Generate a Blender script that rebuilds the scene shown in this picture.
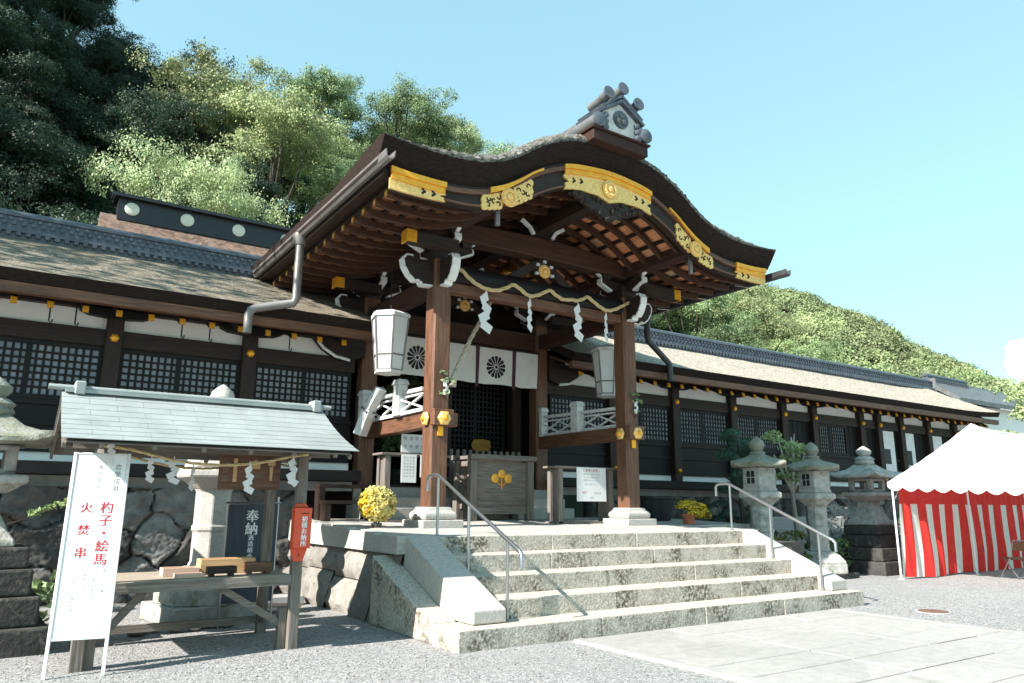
import bpy, math, random
import numpy as np
from mathutils import Matrix, Vector
PI = math.pi
R_ = math.radians
random.seed(5)
rng = np.random.default_rng(5)
for o in list(bpy.data.objects):
    bpy.data.objects.remove(o)
SC = bpy.context.scene
COL = SC.collection

# ------------------------------------------------------------------ camera
cam_d = bpy.data.cameras.new('camera')
cam = bpy.data.objects.new('camera', cam_d)
COL.objects.link(cam)
cam_d.sensor_width = 36.0
cam_d.lens = 742.61 / 1024 * 36
cam_d.clip_start = 0.1
cam_d.clip_end = 3000
pitch, yaw, roll = R_(12.4889), R_(33.8229), R_(0.3163)
fw = Vector((math.sin(yaw) * math.cos(pitch), math.cos(yaw) * math.cos(pitch), math.sin(pitch)))
r0 = Vector((math.cos(yaw), -math.sin(yaw), 0))
u0 = r0.cross(fw)
rt = r0 * math.cos(roll) + u0 * math.sin(roll)
up = -r0 * math.sin(roll) + u0 * math.cos(roll)
mw = Matrix((rt, up, -fw)).transposed().to_4x4()
mw.translation = Vector((0, 0, 1.5))
cam.matrix_world = mw
SC.camera = cam
SC.render.resolution_x = 1024
SC.render.resolution_y = 683

# ------------------------------------------------------------------ light
SUN_EL, SUN_AZ = 35.5, 8.0          # light travels towards +X, turned SUN_AZ degrees to +Y
w = bpy.data.worlds.new('World')
SC.world = w
w.use_nodes = True
wn = w.node_tree
wn.nodes.clear()
sky = wn.nodes.new('ShaderNodeTexSky')
sky.sky_type = 'NISHITA'
sky.sun_disc = False
sky.sun_elevation = R_(SUN_EL)
sky.sun_rotation = R_(270 - SUN_AZ)
sky.air_density = 1.15
sky.dust_density = 0.25
sky.ozone_density = 1.0
bg = wn.nodes.new('ShaderNodeBackground')
bg.inputs['Strength'].default_value = 0.145
out = wn.nodes.new('ShaderNodeOutputWorld')
# a small cumulus low in the sky on the right
geo = wn.nodes.new('ShaderNodeTexCoord')
dot = wn.nodes.new('ShaderNodeVectorMath'); dot.operation = 'DISTANCE'
dot.inputs[1].default_value = (0.926, 0.349, 0.160)
mp = wn.nodes.new('ShaderNodeMapping'); mp.inputs['Scale'].default_value = (1, 1, 1.8)
nz = wn.nodes.new('ShaderNodeTexNoise'); nz.inputs['Scale'].default_value = 16; nz.inputs['Detail'].default_value = 6
mr = wn.nodes.new('ShaderNodeMapRange'); mr.inputs[1].default_value = 0.0; mr.inputs[2].default_value = 0.048
mr.inputs[3].default_value = 0.62; mr.inputs[4].default_value = -0.3
ad = wn.nodes.new('ShaderNodeMath'); ad.operation = 'ADD'
st = wn.nodes.new('ShaderNodeMapRange'); st.inputs[1].default_value = 0.66; st.inputs[2].default_value = 0.84
mx = wn.nodes.new('ShaderNodeMixRGB'); mx.inputs[2].default_value = (7.5, 7.8, 8.0, 1)
L = wn.links.new
L(geo.outputs['Generated'], dot.inputs[0]); L(geo.outputs['Generated'], mp.inputs['Vector'])
L(mp.outputs[0], nz.inputs['Vector']); L(dot.outputs['Value'], mr.inputs[0])
L(mr.outputs[0], ad.inputs[0]); L(nz.outputs['Fac'], ad.inputs[1]); L(ad.outputs[0], st.inputs[0])
L(st.outputs[0], mx.inputs[0])
tint = wn.nodes.new('ShaderNodeMixRGB'); tint.blend_type = 'MULTIPLY'; tint.inputs[0].default_value = 1
tint.inputs[2].default_value = (1.14, 1.70, 1.70, 1)          # pale cyan tint laid over the sky colour
gam = wn.nodes.new('ShaderNodeGamma'); gam.inputs[1].default_value = 0.42     # tonal curve that evens out the sky brightness
L(sky.outputs[0], gam.inputs[0]); L(gam.outputs[0], tint.inputs[1]); L(tint.outputs[0], mx.inputs[1])
L(mx.outputs[0], bg.inputs['Color']); L(bg.outputs[0], out.inputs['Surface'])

sd = bpy.data.lights.new('sun', 'SUN')
sd.energy = 5.0
sd.angle = R_(0.53)
sd.color = (1.0, 0.945, 0.89)
sun = bpy.data.objects.new('sun', sd)
COL.objects.link(sun)
dv = Vector((math.cos(R_(SUN_EL)) * math.cos(R_(SUN_AZ)), math.cos(R_(SUN_EL)) * math.sin(R_(SUN_AZ)), -math.sin(R_(SUN_EL))))
sun.rotation_euler = dv.to_track_quat('-Z', 'Y').to_euler()
SC.view_settings.view_transform = 'Standard'
SC.view_settings.look = 'None'
SC.view_settings.exposure = 1.3
SC.view_settings.gamma = 1.0
SC.cycles.max_bounces = 10
SC.cycles.diffuse_bounces = 7
SC.cycles.glossy_bounces = 4
SC.cycles.transmission_bounces = 6

# ------------------------------------------------------------------ materials
MATS = {}
def M(name, c1, c2=None, scale=8.0, rough=0.75, bump=0.0, stretch=(1, 1, 1), metallic=0.0, detail=6.0,
      spot=None, spot_scale=1.5, spot_lo=0.52, spot_hi=0.7, spot_stretch=(1, 1, 1), spec=0.3, bscale=None, trans=0.0,
      rnd=0.0, vcol=None, spot_vertical=False, voro=None, spot_fine=0):
    m = bpy.data.materials.new(name)
    m.use_nodes = True
    t = m.node_tree
    N, Lk = t.nodes.new, t.links.new
    b = t.nodes['Principled BSDF']
    b.inputs['Roughness'].default_value = rough
    b.inputs['Metallic'].default_value = metallic
    b.inputs['Specular IOR Level'].default_value = spec
    tc = N('ShaderNodeTexCoord')
    mpn = N('ShaderNodeMapping')
    mpn.inputs['Scale'].default_value = stretch
    Lk(tc.outputs['Object'], mpn.inputs['Vector'])
    n = N('ShaderNodeTexNoise')
    n.inputs['Scale'].default_value = scale
    n.inputs['Detail'].default_value = detail
    n.inputs['Roughness'].default_value = 0.6
    Lk(mpn.outputs[0], n.inputs['Vector'])
    cr = N('ShaderNodeValToRGB')
    c2 = c2 or tuple(x * 0.7 for x in c1)
    cr.color_ramp.elements[0].position = 0.3
    cr.color_ramp.elements[1].position = 0.7
    cr.color_ramp.elements[0].color = (*c2, 1)
    cr.color_ramp.elements[1].color = (*c1, 1)
    Lk(n.outputs['Fac'], cr.inputs['Fac'])
    col = cr.outputs['Color']
    if vcol:
        at = N('ShaderNodeAttribute'); at.attribute_name = vcol
        mm = N('ShaderNodeMixRGB'); mm.blend_type = 'MULTIPLY'; mm.inputs[0].default_value = 1
        Lk(col, mm.inputs[1]); Lk(at.outputs['Color'], mm.inputs[2]); col = mm.outputs[0]
    if voro:
        v = N('ShaderNodeTexVoronoi'); v.inputs['Scale'].default_value = voro[0]
        Lk(tc.outputs['Object'], v.inputs['Vector'])
        sp = N('ShaderNodeSeparateColor'); Lk(v.outputs['Color'], sp.inputs[0])
        mr2 = N('ShaderNodeMapRange'); mr2.inputs[3].default_value = 1 - voro[1]; mr2.inputs[4].default_value = 1 + voro[1]
        Lk(sp.outputs[0], mr2.inputs[0])
        mm = N('ShaderNodeVectorMath'); mm.operation = 'SCALE'
        Lk(col, mm.inputs[0]); Lk(mr2.outputs[0], mm.inputs['Scale']); col = mm.outputs[0]
    if spot:
        mp2 = N('ShaderNodeMapping'); mp2.inputs['Scale'].default_value = spot_stretch
        Lk(tc.outputs['Object'], mp2.inputs['Vector'])
        n2 = N('ShaderNodeTexNoise'); n2.inputs['Scale'].default_value = spot_scale
        n2.inputs['Detail'].default_value = 8; n2.inputs['Roughness'].default_value = 0.68
        Lk(mp2.outputs[0], n2.inputs['Vector'])
        s = N('ShaderNodeMapRange'); s.inputs[1].default_value = spot_lo; s.inputs[2].default_value = spot_hi
        Lk(n2.outputs['Fac'], s.inputs[0])
        fac = s.outputs[0]
        if spot_fine:
            n3 = N('ShaderNodeTexNoise'); n3.inputs['Scale'].default_value = spot_fine; n3.inputs['Detail'].default_value = 4
            Lk(tc.outputs['Object'], n3.inputs['Vector'])
            s3 = N('ShaderNodeMapRange'); s3.inputs[1].default_value = 0.40; s3.inputs[2].default_value = 0.56
            Lk(n3.outputs['Fac'], s3.inputs[0])
            mu3 = N('ShaderNodeMath'); mu3.operation = 'MULTIPLY'; Lk(s3.outputs[0], mu3.inputs[0]); Lk(fac, mu3.inputs[1]); fac = mu3.outputs[0]
        if spot_vertical:                      # lichen grows on the upright faces of the stone
            g = N('ShaderNodeNewGeometry'); sx = N('ShaderNodeSeparateXYZ'); Lk(g.outputs['True Normal'], sx.inputs[0])
            ab = N('ShaderNodeMath'); ab.operation = 'LESS_THAN'; ab.inputs[1].default_value = 0.5
            Lk(sx.outputs['Z'], ab.inputs[0])
            mu = N('ShaderNodeMath'); mu.operation = 'MULTIPLY'; Lk(ab.outputs[0], mu.inputs[0]); Lk(fac, mu.inputs[1]); fac = mu.outputs[0]
        mm = N('ShaderNodeMixRGB'); mm.inputs[2].default_value = (*spot, 1)
        Lk(fac, mm.inputs[0]); Lk(col, mm.inputs[1]); col = mm.outputs[0]
    if rnd:
        oi = N('ShaderNodeObjectInfo')
        mr3 = N('ShaderNodeMapRange'); mr3.inputs[3].default_value = 1 - rnd; mr3.inputs[4].default_value = 1 + rnd
        Lk(oi.outputs['Random'], mr3.inputs[0])
        mm = N('ShaderNodeVectorMath'); mm.operation = 'SCALE'
        Lk(col, mm.inputs[0]); Lk(mr3.outputs[0], mm.inputs['Scale']); col = mm.outputs[0]
    Lk(col, b.inputs['Base Color'])
    if bump:
        bn = N('ShaderNodeTexNoise'); bn.inputs['Scale'].default_value = bscale or scale
        bn.inputs['Detail'].default_value = 8
        Lk(mpn.outputs[0], bn.inputs['Vector'])
        bp = N('ShaderNodeBump'); bp.inputs['Strength'].default_value = bump; bp.inputs['Distance'].default_value = 0.02
        Lk(bn.outputs['Fac'], bp.inputs['Height']); Lk(bp.outputs[0], b.inputs['Normal'])
    if trans:
        tr = N('ShaderNodeBsdfTranslucent'); Lk(col, tr.inputs['Color'])
        ms = N('ShaderNodeMixShader'); ms.inputs[0].default_value = trans
        o = t.nodes['Material Output']
        Lk(b.outputs[0], ms.inputs[1]); Lk(tr.outputs[0], ms.inputs[2]); Lk(ms.outputs[0], o.inputs['Surface'])
    MATS[name] = m
    return m

gX, gY, gZ = (1, 14, 14), (14, 1, 14), (14, 14, 1)       # grain along x / y / z
M('gravel', (0.365, 0.357, 0.347), (0.21, 0.205, 0.199), scale=55, rough=0.95, bump=0.9, bscale=48, voro=(42, 0.42), spot=(0.255, 0.26, 0.25), spot_scale=0.7, spot_lo=0.5, spot_hi=0.75)
M('soil', (0.030, 0.040, 0.022), (0.014, 0.018, 0.011), scale=0.8, rough=1)
M('granite', (0.50, 0.455, 0.39), (0.37, 0.335, 0.285), scale=28, rough=0.85, bump=0.35, bscale=30, spot=(0.115, 0.10, 0.072), spot_scale=2.1, spot_lo=0.44, spot_hi=0.60, spot_fine=26, spot_vertical=True, spot_stretch=(1, 1, 0.8), voro=(70, 0.28))
M('granite_clean', (0.47, 0.445, 0.405), (0.36, 0.34, 0.31), scale=22, rough=0.85, bump=0.25, bscale=40, spot=(0.3, 0.29, 0.25), spot_scale=3, spot_lo=0.6, spot_hi=0.78, voro=(90, 0.1))
M('paving', (0.37, 0.352, 0.328), (0.30, 0.286, 0.266), scale=9, rough=0.85, bump=0.25, bscale=40, voro=(0.8, 0.07), spot=(0.23, 0.22, 0.185), spot_scale=1.7, spot_lo=0.6, spot_hi=0.8)
M('wall_stone', (0.28, 0.262, 0.232), (0.15, 0.14, 0.123), scale=7, rough=0.9, bump=0.7, bscale=16, spot=(0.12, 0.11, 0.09), spot_scale=3.5, spot_lo=0.52, spot_hi=0.66, spot_fine=14, rnd=0.4)
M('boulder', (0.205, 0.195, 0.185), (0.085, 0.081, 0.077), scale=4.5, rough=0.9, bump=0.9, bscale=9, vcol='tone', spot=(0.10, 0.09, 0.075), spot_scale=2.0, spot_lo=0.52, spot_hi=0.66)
M('lantern_stone', (0.46, 0.45, 0.42), (0.25, 0.245, 0.22), scale=9, rough=0.92, bump=0.7, bscale=24, spot=(0.16, 0.165, 0.11), spot_scale=4, spot_lo=0.55, spot_hi=0.7, rnd=0.05)
M('lantern_cap', (0.34, 0.34, 0.30), (0.17, 0.17, 0.13), scale=10, rough=0.95, bump=0.9, bscale=26, spot=(0.13, 0.145, 0.07), spot_scale=5, spot_lo=0.5, spot_hi=0.68)
M('dark_stone', (0.075, 0.073, 0.068), (0.033, 0.032, 0.03), scale=7, rough=0.9, bump=0.7, bscale=20, spot=(0.16, 0.155, 0.13), spot_scale=6, spot_lo=0.58, spot_hi=0.7)
M('concrete', (0.44, 0.44, 0.43), (0.32, 0.32, 0.31), scale=6, rough=0.9, bump=0.2)
for g, s in (('x', gX), ('y', gY), ('z', gZ)):
    M('wood_' + g, (0.20, 0.092, 0.05), (0.068, 0.03, 0.017), scale=2.4, stretch=s, rough=0.55, bump=0.35, spec=0.4, spot=(0.07, 0.034, 0.02), spot_scale=1.3, spot_lo=0.5, spot_hi=0.75, spot_stretch=tuple(1 + (q > 1) * 3 for q in s))
    M('dark_' + g, (0.034, 0.018, 0.012), (0.013, 0.008, 0.006), scale=2.2, stretch=s, rough=0.6, bump=0.3, spec=0.35)
    M('old_' + g, (0.235, 0.205, 0.178), (0.105, 0.09, 0.077), scale=2.6, stretch=s, rough=0.9, bump=0.45)
M('rib_wood', (0.078, 0.036, 0.021), (0.033, 0.016, 0.010), scale=2.4, stretch=gX, rough=0.6, bump=0.3)
M('ridge_wood', (0.055, 0.024, 0.017), (0.027, 0.012, 0.009), scale=2.4, stretch=gY, rough=0.7, bump=0.3)
M('cream', (0.76, 0.74, 0.62), (0.66, 0.64, 0.53), scale=5, rough=0.6)
M('joint', (0.10, 0.095, 0.08), (0.06, 0.055, 0.045), scale=9, rough=1.0)
M('screen_paper', (0.42, 0.45, 0.49), (0.27, 0.30, 0.34), scale=2.5, rough=0.9, trans=0.2)
M('red_board', (0.60, 0.26, 0.125), (0.33, 0.135, 0.065), scale=2.6, stretch=gY, rough=0.7, bump=0.2, spot=(0.36, 0.27, 0.17), spot_scale=0.9, spot_lo=0.54, spot_hi=0.6, voro=(2.2, 0.25))
M('black_wood', (0.011, 0.009, 0.009), (0.005, 0.0045, 0.005), scale=3, stretch=gX, rough=0.6, bump=0.2)
M('thatch_face', (0.034, 0.021, 0.016), (0.010, 0.007, 0.006), scale=3, stretch=(3, 3, 22), rough=0.9, bump=0.5, spec=0.15)
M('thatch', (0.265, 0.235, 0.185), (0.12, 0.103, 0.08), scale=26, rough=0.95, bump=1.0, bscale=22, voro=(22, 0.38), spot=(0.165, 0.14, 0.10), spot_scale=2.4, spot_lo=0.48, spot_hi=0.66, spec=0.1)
M('thatch_mossy', (0.175, 0.17, 0.15), (0.06, 0.058, 0.05), scale=15, rough=0.95, bump=1.0, bscale=20, voro=(16, 0.5), spot=(0.30, 0.29, 0.26), spot_scale=9, spot_lo=0.58, spot_hi=0.72, spec=0.1)
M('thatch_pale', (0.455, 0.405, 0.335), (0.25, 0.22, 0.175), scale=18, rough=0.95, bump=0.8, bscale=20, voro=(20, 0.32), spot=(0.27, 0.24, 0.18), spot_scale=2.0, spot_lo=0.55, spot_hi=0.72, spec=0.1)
M('bark_roof', (0.20, 0.13, 0.095), (0.095, 0.062, 0.047), scale=9, voro=(7, 0.35), rough=0.9, bump=0.5, spot=(0.2, 0.16, 0.13), spot_scale=1.5)
M('gold', (0.95, 0.45, 0.04), (0.78, 0.32, 0.02), scale=10, rough=0.36, metallic=0.4, spec=0.5)
M('gold_pale', (0.97, 0.66, 0.26), (0.72, 0.41, 0.09), scale=32, rough=0.42, metallic=0.35, bump=0.5, bscale=34, spec=0.5)
M('brass', (0.34, 0.20, 0.05), (0.2, 0.11, 0.025), scale=6, rough=0.35, metallic=0.8)
M('plaster', (0.88, 0.87, 0.82), (0.82, 0.81, 0.765), scale=3, rough=0.9)
M('white_paint', (0.80, 0.80, 0.79), (0.66, 0.66, 0.64), scale=5, rough=0.7, spot=(0.45, 0.44, 0.41), spot_scale=6, spot_lo=0.62, spot_hi=0.8)
M('weathered_white', (0.68, 0.68, 0.66), (0.46, 0.46, 0.45), scale=7, rough=0.85, bump=0.3)
M('paper', (0.84, 0.84, 0.83), (0.80, 0.80, 0.79), scale=4, rough=0.9, trans=0.25)
M('cloth', (0.80, 0.78, 0.74), (0.72, 0.70, 0.66), scale=5, rough=0.95, trans=0.15)
M('purple_cloth', (0.085, 0.035, 0.06), (0.06, 0.025, 0.04), scale=9, rough=0.95)
M('crest_ink', (0.03, 0.03, 0.033), (0.02, 0.02, 0.022), scale=9, rough=0.9)
M('lantern_panel', (0.80, 0.81, 0.80), (0.72, 0.73, 0.72), scale=3, rough=0.5, trans=0.2)
M('grey_metal', (0.24, 0.225, 0.215), (0.16, 0.148, 0.142), scale=4, rough=0.45, metallic=0.4)
M('pipe_metal', (0.07, 0.07, 0.072), (0.045, 0.045, 0.047), scale=3, rough=0.5, metallic=0.3)
M('steel', (0.42, 0.425, 0.43), (0.34, 0.345, 0.35), scale=3, rough=0.28, metallic=0.9)
M('tile', (0.105, 0.12, 0.145), (0.045, 0.055, 0.068), scale=6, rough=0.42, spec=0.5, bump=0.2)
M('tile_light', (0.15, 0.155, 0.15), (0.06, 0.063, 0.063), scale=4, rough=0.5, bump=0.2, spec=0.5)
M('ridge_black', (0.018, 0.022, 0.026), (0.010, 0.012, 0.015), scale=3, rough=0.4, spec=0.5)
M('copper_sheet', (0.31, 0.335, 0.325), (0.245, 0.268, 0.26), scale=3, rough=0.55, spec=0.4, spot=(0.21, 0.25, 0.24), spot_scale=7, spot_lo=0.6, spot_hi=0.75, voro=(3.4, 0.07))
M('table_wood', (0.43, 0.365, 0.285), (0.27, 0.23, 0.185), scale=2.6, stretch=gX, rough=0.85, bump=0.3)
M('new_wood', (0.62, 0.40, 0.21), (0.50, 0.30, 0.15), scale=2.5, stretch=gX, rough=0.7, bump=0.15)
M('pink_wood', (0.60, 0.42, 0.33), (0.50, 0.33, 0.25), scale=2.5, stretch=gX, rough=0.7)
M('straw', (0.64, 0.50, 0.28), (0.44, 0.32, 0.16), scale=40, rough=0.95, bump=0.4)
M('pale_rope', (0.62, 0.58, 0.48), (0.42, 0.38, 0.3), scale=30, rough=0.95, bump=0.3)
M('red_paint', (0.70, 0.085, 0.028), (0.60, 0.065, 0.02), scale=4, rough=0.45, spec=0.5)
M('red_ink', (0.45, 0.03, 0.035), (0.40, 0.025, 0.03), scale=9, rough=0.9)
M('grey_ink', (0.24, 0.24, 0.26), (0.20, 0.20, 0.22), scale=9, rough=0.9)
M('dark_ink', (0.12, 0.12, 0.13), (0.10, 0.10, 0.11), scale=9, rough=0.9)
M('white_ink', (0.82, 0.82, 0.82), (0.78, 0.78, 0.78), scale=9, rough=0.8)
M('sign_white', (0.84, 0.84, 0.83), (0.80, 0.80, 0.80), scale=3, rough=0.5)
M('navy', (0.06, 0.075, 0.095), (0.035, 0.045, 0.06), scale=3, stretch=(8, 8, 1), rough=0.6)
M('tent_white', (0.84, 0.84, 0.84), (0.79, 0.79, 0.80), scale=2, rough=0.6, trans=0.15)
M('tent_red', (0.72, 0.045, 0.035), (0.62, 0.03, 0.025), scale=4, rough=0.8, trans=0.2)
M('curtain_white', (0.78, 0.745, 0.69), (0.70, 0.665, 0.61), scale=4, rough=0.9, trans=0.2)
M('terracotta', (0.42, 0.14, 0.07), (0.33, 0.10, 0.05), scale=6, rough=0.8)
M('black_plastic', (0.02, 0.024, 0.028), (0.014, 0.017, 0.02), scale=3, rough=0.4)
M('chair_leather', (0.20, 0.085, 0.045), (0.15, 0.06, 0.03), scale=5, rough=0.5)
M('bark', (0.085, 0.07, 0.055), (0.04, 0.032, 0.025), scale=6, stretch=(3, 3, 0.6), rough=0.95, bump=0.6)
M('pale_bark', (0.46, 0.44, 0.39), (0.30, 0.28, 0.24), scale=7, rough=0.9, bump=0.3)
M('rock_face', (0.19, 0.185, 0.175), (0.08, 0.08, 0.075), scale=0.9, rough=0.95, bump=0.8)
M('rust', (0.18, 0.10, 0.07), (0.12, 0.07, 0.05), scale=8, rough=0.9)
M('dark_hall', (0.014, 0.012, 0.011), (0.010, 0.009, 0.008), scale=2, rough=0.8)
M('teal_tag', (0.12, 0.42, 0.36), scale=4, rough=0.6)
def LEAF(name, c1, c2, rnd=0.22, trans=0.3, scale=0.55, rough=0.55, voro=(1.1, 0.3)):
    return M(name, c1, c2, scale=scale, rough=rough, trans=trans, rnd=rnd, spec=0.35, detail=3, voro=voro)
LEAF('leaf_dark', (0.046, 0.078, 0.042), (0.020, 0.038, 0.022))  # kept extra dark so the colour carries the left slope's shade
LEAF('leaf_mid', (0.25, 0.335, 0.15), (0.12, 0.185, 0.08), trans=0.25)
LEAF('leaf_pale', (0.40, 0.47, 0.24), (0.24, 0.30, 0.145), trans=0.22)
LEAF('leaf_yellow', (0.43, 0.53, 0.235), (0.28, 0.37, 0.15), trans=0.22)
LEAF('leaf_olive', (0.37, 0.42, 0.195), (0.22, 0.265, 0.115), trans=0.22)
LEAF('leaf_pine', (0.085, 0.175, 0.115), (0.045, 0.10, 0.065), scale=3)
LEAF('leaf_shrub', (0.16, 0.19, 0.05), (0.08, 0.105, 0.03), scale=4)
LEAF('forest_far', (0.30, 0.35, 0.165), (0.16, 0.21, 0.095), rnd=0, scale=0.06, voro=(0.17, 0.42), trans=0.2)
LEAF('petal_yellow', (0.80, 0.72, 0.30), (0.55, 0.44, 0.12), scale=12, trans=0.2)
LEAF('petal_deep', (0.72, 0.52, 0.03), (0.5, 0.33, 0.02), scale=14, trans=0.2)
LEAF('petal_white', (0.80, 0.79, 0.76), (0.60, 0.60, 0.56), scale=10, trans=0.25)

# ------------------------------------------------------------------ object helpers
ORG = {}
def T(name, label, cat, loc=(0, 0, 0), group=None, rotz=0.0):
    o = bpy.data.objects.new(name, None)
    o.empty_display_size = 0.2
    COL.objects.link(o)
    o.location = loc
    o.rotation_euler = (0, 0, rotz)
    o['label'] = label; o['category'] = cat
    if group: o['group'] = group
    ORG[o.name] = Vector(loc)
    return o
def TL(*a, **k):                       # builder works in the thing's own coordinates
    o = T(*a, **k); ORG[o.name] = Vector((0, 0, 0)); return o
def tag(o, label=None, cat=None, group=None, kind=None):
    if label: o['label'] = label
    if cat: o['category'] = cat
    if group: o['group'] = group
    if kind: o['kind'] = kind
    return o
def copy_tree(o, parent=None):
    c = o.copy(); COL.objects.link(c)
    if parent: c.parent = parent
    for ch in list(o.children): copy_tree(ch, c)
    return c

class MB:
    def __init__(s): s.v = []; s.f = []; s.m = []; s.cur = 0
    def add(s, vs, fs):
        b = len(s.v); s.v.extend([tuple(p) for p in vs])
        for f in fs: s.f.append(tuple(i + b for i in f)); s.m.append(s.cur)
        return s
    def box(s, c, d, rz=0.0, mat=None, taper=1.0):
        x, y, z = d[0] / 2, d[1] / 2, d[2] / 2
        vs = [Vector(p) for p in ((-x, -y, -z), (x, -y, -z), (x, y, -z), (-x, y, -z), (-x * taper, -y * taper, z), (x * taper, -y * taper, z), (x * taper, y * taper, z), (-x * taper, y * taper, z))]
        mt = mat if mat is not None else Matrix.Rotation(rz, 3, 'Z')
        return s.add([mt @ p + Vector(c) for p in vs], [(0, 3, 2, 1), (4, 5, 6, 7), (0, 1, 5, 4), (1, 2, 6, 5), (2, 3, 7, 6), (3, 0, 4, 7)])
    def bb(s, x0, x1, y0, y1, z0, z1): return s.box(((x0 + x1) / 2, (y0 + y1) / 2, (z0 + z1) / 2), (x1 - x0, y1 - y0, z1 - z0))
    def bar(s, a, b, wdt, hgt, upv=(0, 0, 1)):
        a, b = Vector(a), Vector(b); d = b - a; l = d.length; d.normalize()
        sd_ = d.cross(Vector(upv)); sd_ = sd_.normalized() if sd_.length > 1e-4 else Vector((1, 0, 0))
        u_ = sd_.cross(d)
        return s.box((a + b) / 2, (l, wdt, hgt), mat=Matrix((d, sd_ * -1, u_)).transposed())
    def prism(s, poly, axis, a, b):
        """poly in the plane perpendicular to axis, extruded from a to b"""
        def P(p, t):
            if axis == 'x': return (t, p[0], p[1])
            if axis == 'y': return (p[0], t, p[1])
            return (p[0], p[1], t)
        n = len(poly)
        return s.add([P(p, a) for p in poly] + [P(p, b) for p in poly],
                     [tuple(range(n))[::-1], tuple(range(n, 2 * n))] + [(i, (i + 1) % n, n + (i + 1) % n, n + i) for i in range(n)])
    def tube(s, path, r, n=8, cap=True):
        path = [Vector(p) for p in path]; k = len(path)
        rs = r if isinstance(r, (list, tuple)) else [r] * k
        vs, ref = [], None
        for i, p in enumerate(path):
            d = (path[min(i + 1, k - 1)] - path[max(i - 1, 0)])
            d = d.normalized() if d.length > 1e-6 else Vector((0, 0, 1))
            if ref is None:
                ref = d.cross(Vector((0, 0, 1)))
                if ref.length < 1e-3: ref = d.cross(Vector((0, 1, 0)))
            ref = (ref - d * ref.dot(d)).normalized(); q = d.cross(ref)
            for j in range(n):
                a = 2 * PI * j / n
                vs.append(p + (ref * math.cos(a) + q * math.sin(a)) * rs[i])
        fs = [(i * n + j, i * n + (j + 1) % n, (i + 1) * n + (j + 1) % n, (i + 1) * n + j) for i in range(k - 1) for j in range(n)]
        if cap: fs += [tuple(range(n))[::-1], tuple(range((k - 1) * n, k * n))]
        return s.add(vs, fs)
    def lathe(s, prof, c=(0, 0, 0), n=24, sx=1.0, phase=0.0):
        vs = []
        for r, z in prof:
            for j in range(n):
                a = 2 * PI * j / n + phase
                vs.append((c[0] + r * sx * math.cos(a), c[1] + r * math.sin(a), c[2] + z))
        k = len(prof)
        fs = [(i * n + j, i * n + (j + 1) % n, (i + 1) * n + (j + 1) % n, (i + 1) * n + j) for i in range(k - 1) for j in range(n)]
        fs += [tuple(range(n))[::-1], tuple(range((k - 1) * n, k * n))]
        return s.add(vs, fs)
    def disc(s, c, r, th, axis=(0, -1, 0), n=24, dome=0.0):
        a = Vector(axis).normalized()
        c = Vector(c)
        if dome: return s.tube([c, c + a * th, c + a * (th + dome * 0.6), c + a * (th + dome)], [r, r, r * 0.8, r * 0.3], n)
        return s.tube([c, c + a * th], r, n)
    def obj(s, name, mat, parent=None, smooth=False, bevel=0.0, seg=1, angle=40):
        me = bpy.data.meshes.new(name)
        og = ORG.get(parent.name, Vector()) if parent else Vector()
        if og.length: vv = [(p[0] - og.x, p[1] - og.y, p[2] - og.z) for p in s.v]
        else: vv = s.v
        me.from_pydata(vv, [], s.f)
        for q in (mat if isinstance(mat, (list, tuple)) else [mat]): me.materials.append(MATS[q])
        if isinstance(mat, (list, tuple)): me.polygons.foreach_set('material_index', s.m)
        if smooth:
            me.polygons.foreach_set('use_smooth', [True] * len(me.polygons))
            if smooth != 'all': me.set_sharp_from_angle(angle=R_(angle))
        me.update()
        o = bpy.data.objects.new(name, me)
        COL.objects.link(o)
        if parent: o.parent = parent; ORG[o.name] = og
        else: ORG[o.name] = Vector()
        if bevel:
            bm_ = o.modifiers.new('bevel', 'BEVEL'); bm_.width = bevel; bm_.segments = seg; bm_.limit_method = 'ANGLE'; bm_.angle_limit = R_(35)
        return o

def text_geo(s, size):
    cu = bpy.data.curves.new('txt', 'FONT'); cu.body = s; cu.size = size
    cu.align_x = 'CENTER'; cu.align_y = 'CENTER'; cu.resolution_u = 3
    o = bpy.data.objects.new('txt', cu); COL.objects.link(o)
    dg = bpy.context.evaluated_depsgraph_get()
    me = bpy.data.meshes.new_from_object(o.evaluated_get(dg))
    vs = [tuple(v.co) for v in me.vertices]; fs = [tuple(p.vertices) for p in me.polygons]
    bpy.data.objects.remove(o); bpy.data.curves.remove(cu); bpy.data.meshes.remove(me)
    return vs, fs
def put_text(mb, s, size, c, ax, ay, sx=1.0, bold=0.0):
    """flat lettering centred on c, reading along ax with ay upwards"""
    vs, fs = text_geo(s, size)
    if not vs: return
    c, ax, ay = Vector(c), Vector(ax), Vector(ay)
    offs = [(0, 0)] if not bold else [(-bold, 0), (bold, 0)]
    nrm = ax.cross(ay)
    for k, (ox, oy) in enumerate(offs):
        mb.add([c + ax * (v[0] * sx + ox) + ay * (v[1] + oy) + nrm * (0.0006 * k) for v in vs], fs)
def column_text(mb, chars, size, top, ax, ay, step, bold=0.0, sx=1.0):
    p = Vector(top)
    for ch in chars:
        if ch != ' ': put_text(mb, ch, size, p, ax, ay, sx, bold)
        p = p - Vector(ay) * step

# ================================================================== GROUND
mb = MB(); n_ = 2
mb.add([(-700, -300, 0), (900, -300, 0), (900, 900, 0), (-700, 900, 0)], [(0, 1, 2, 3)])
tag(mb.obj('ground', 'gravel'), kind='structure')

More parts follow.
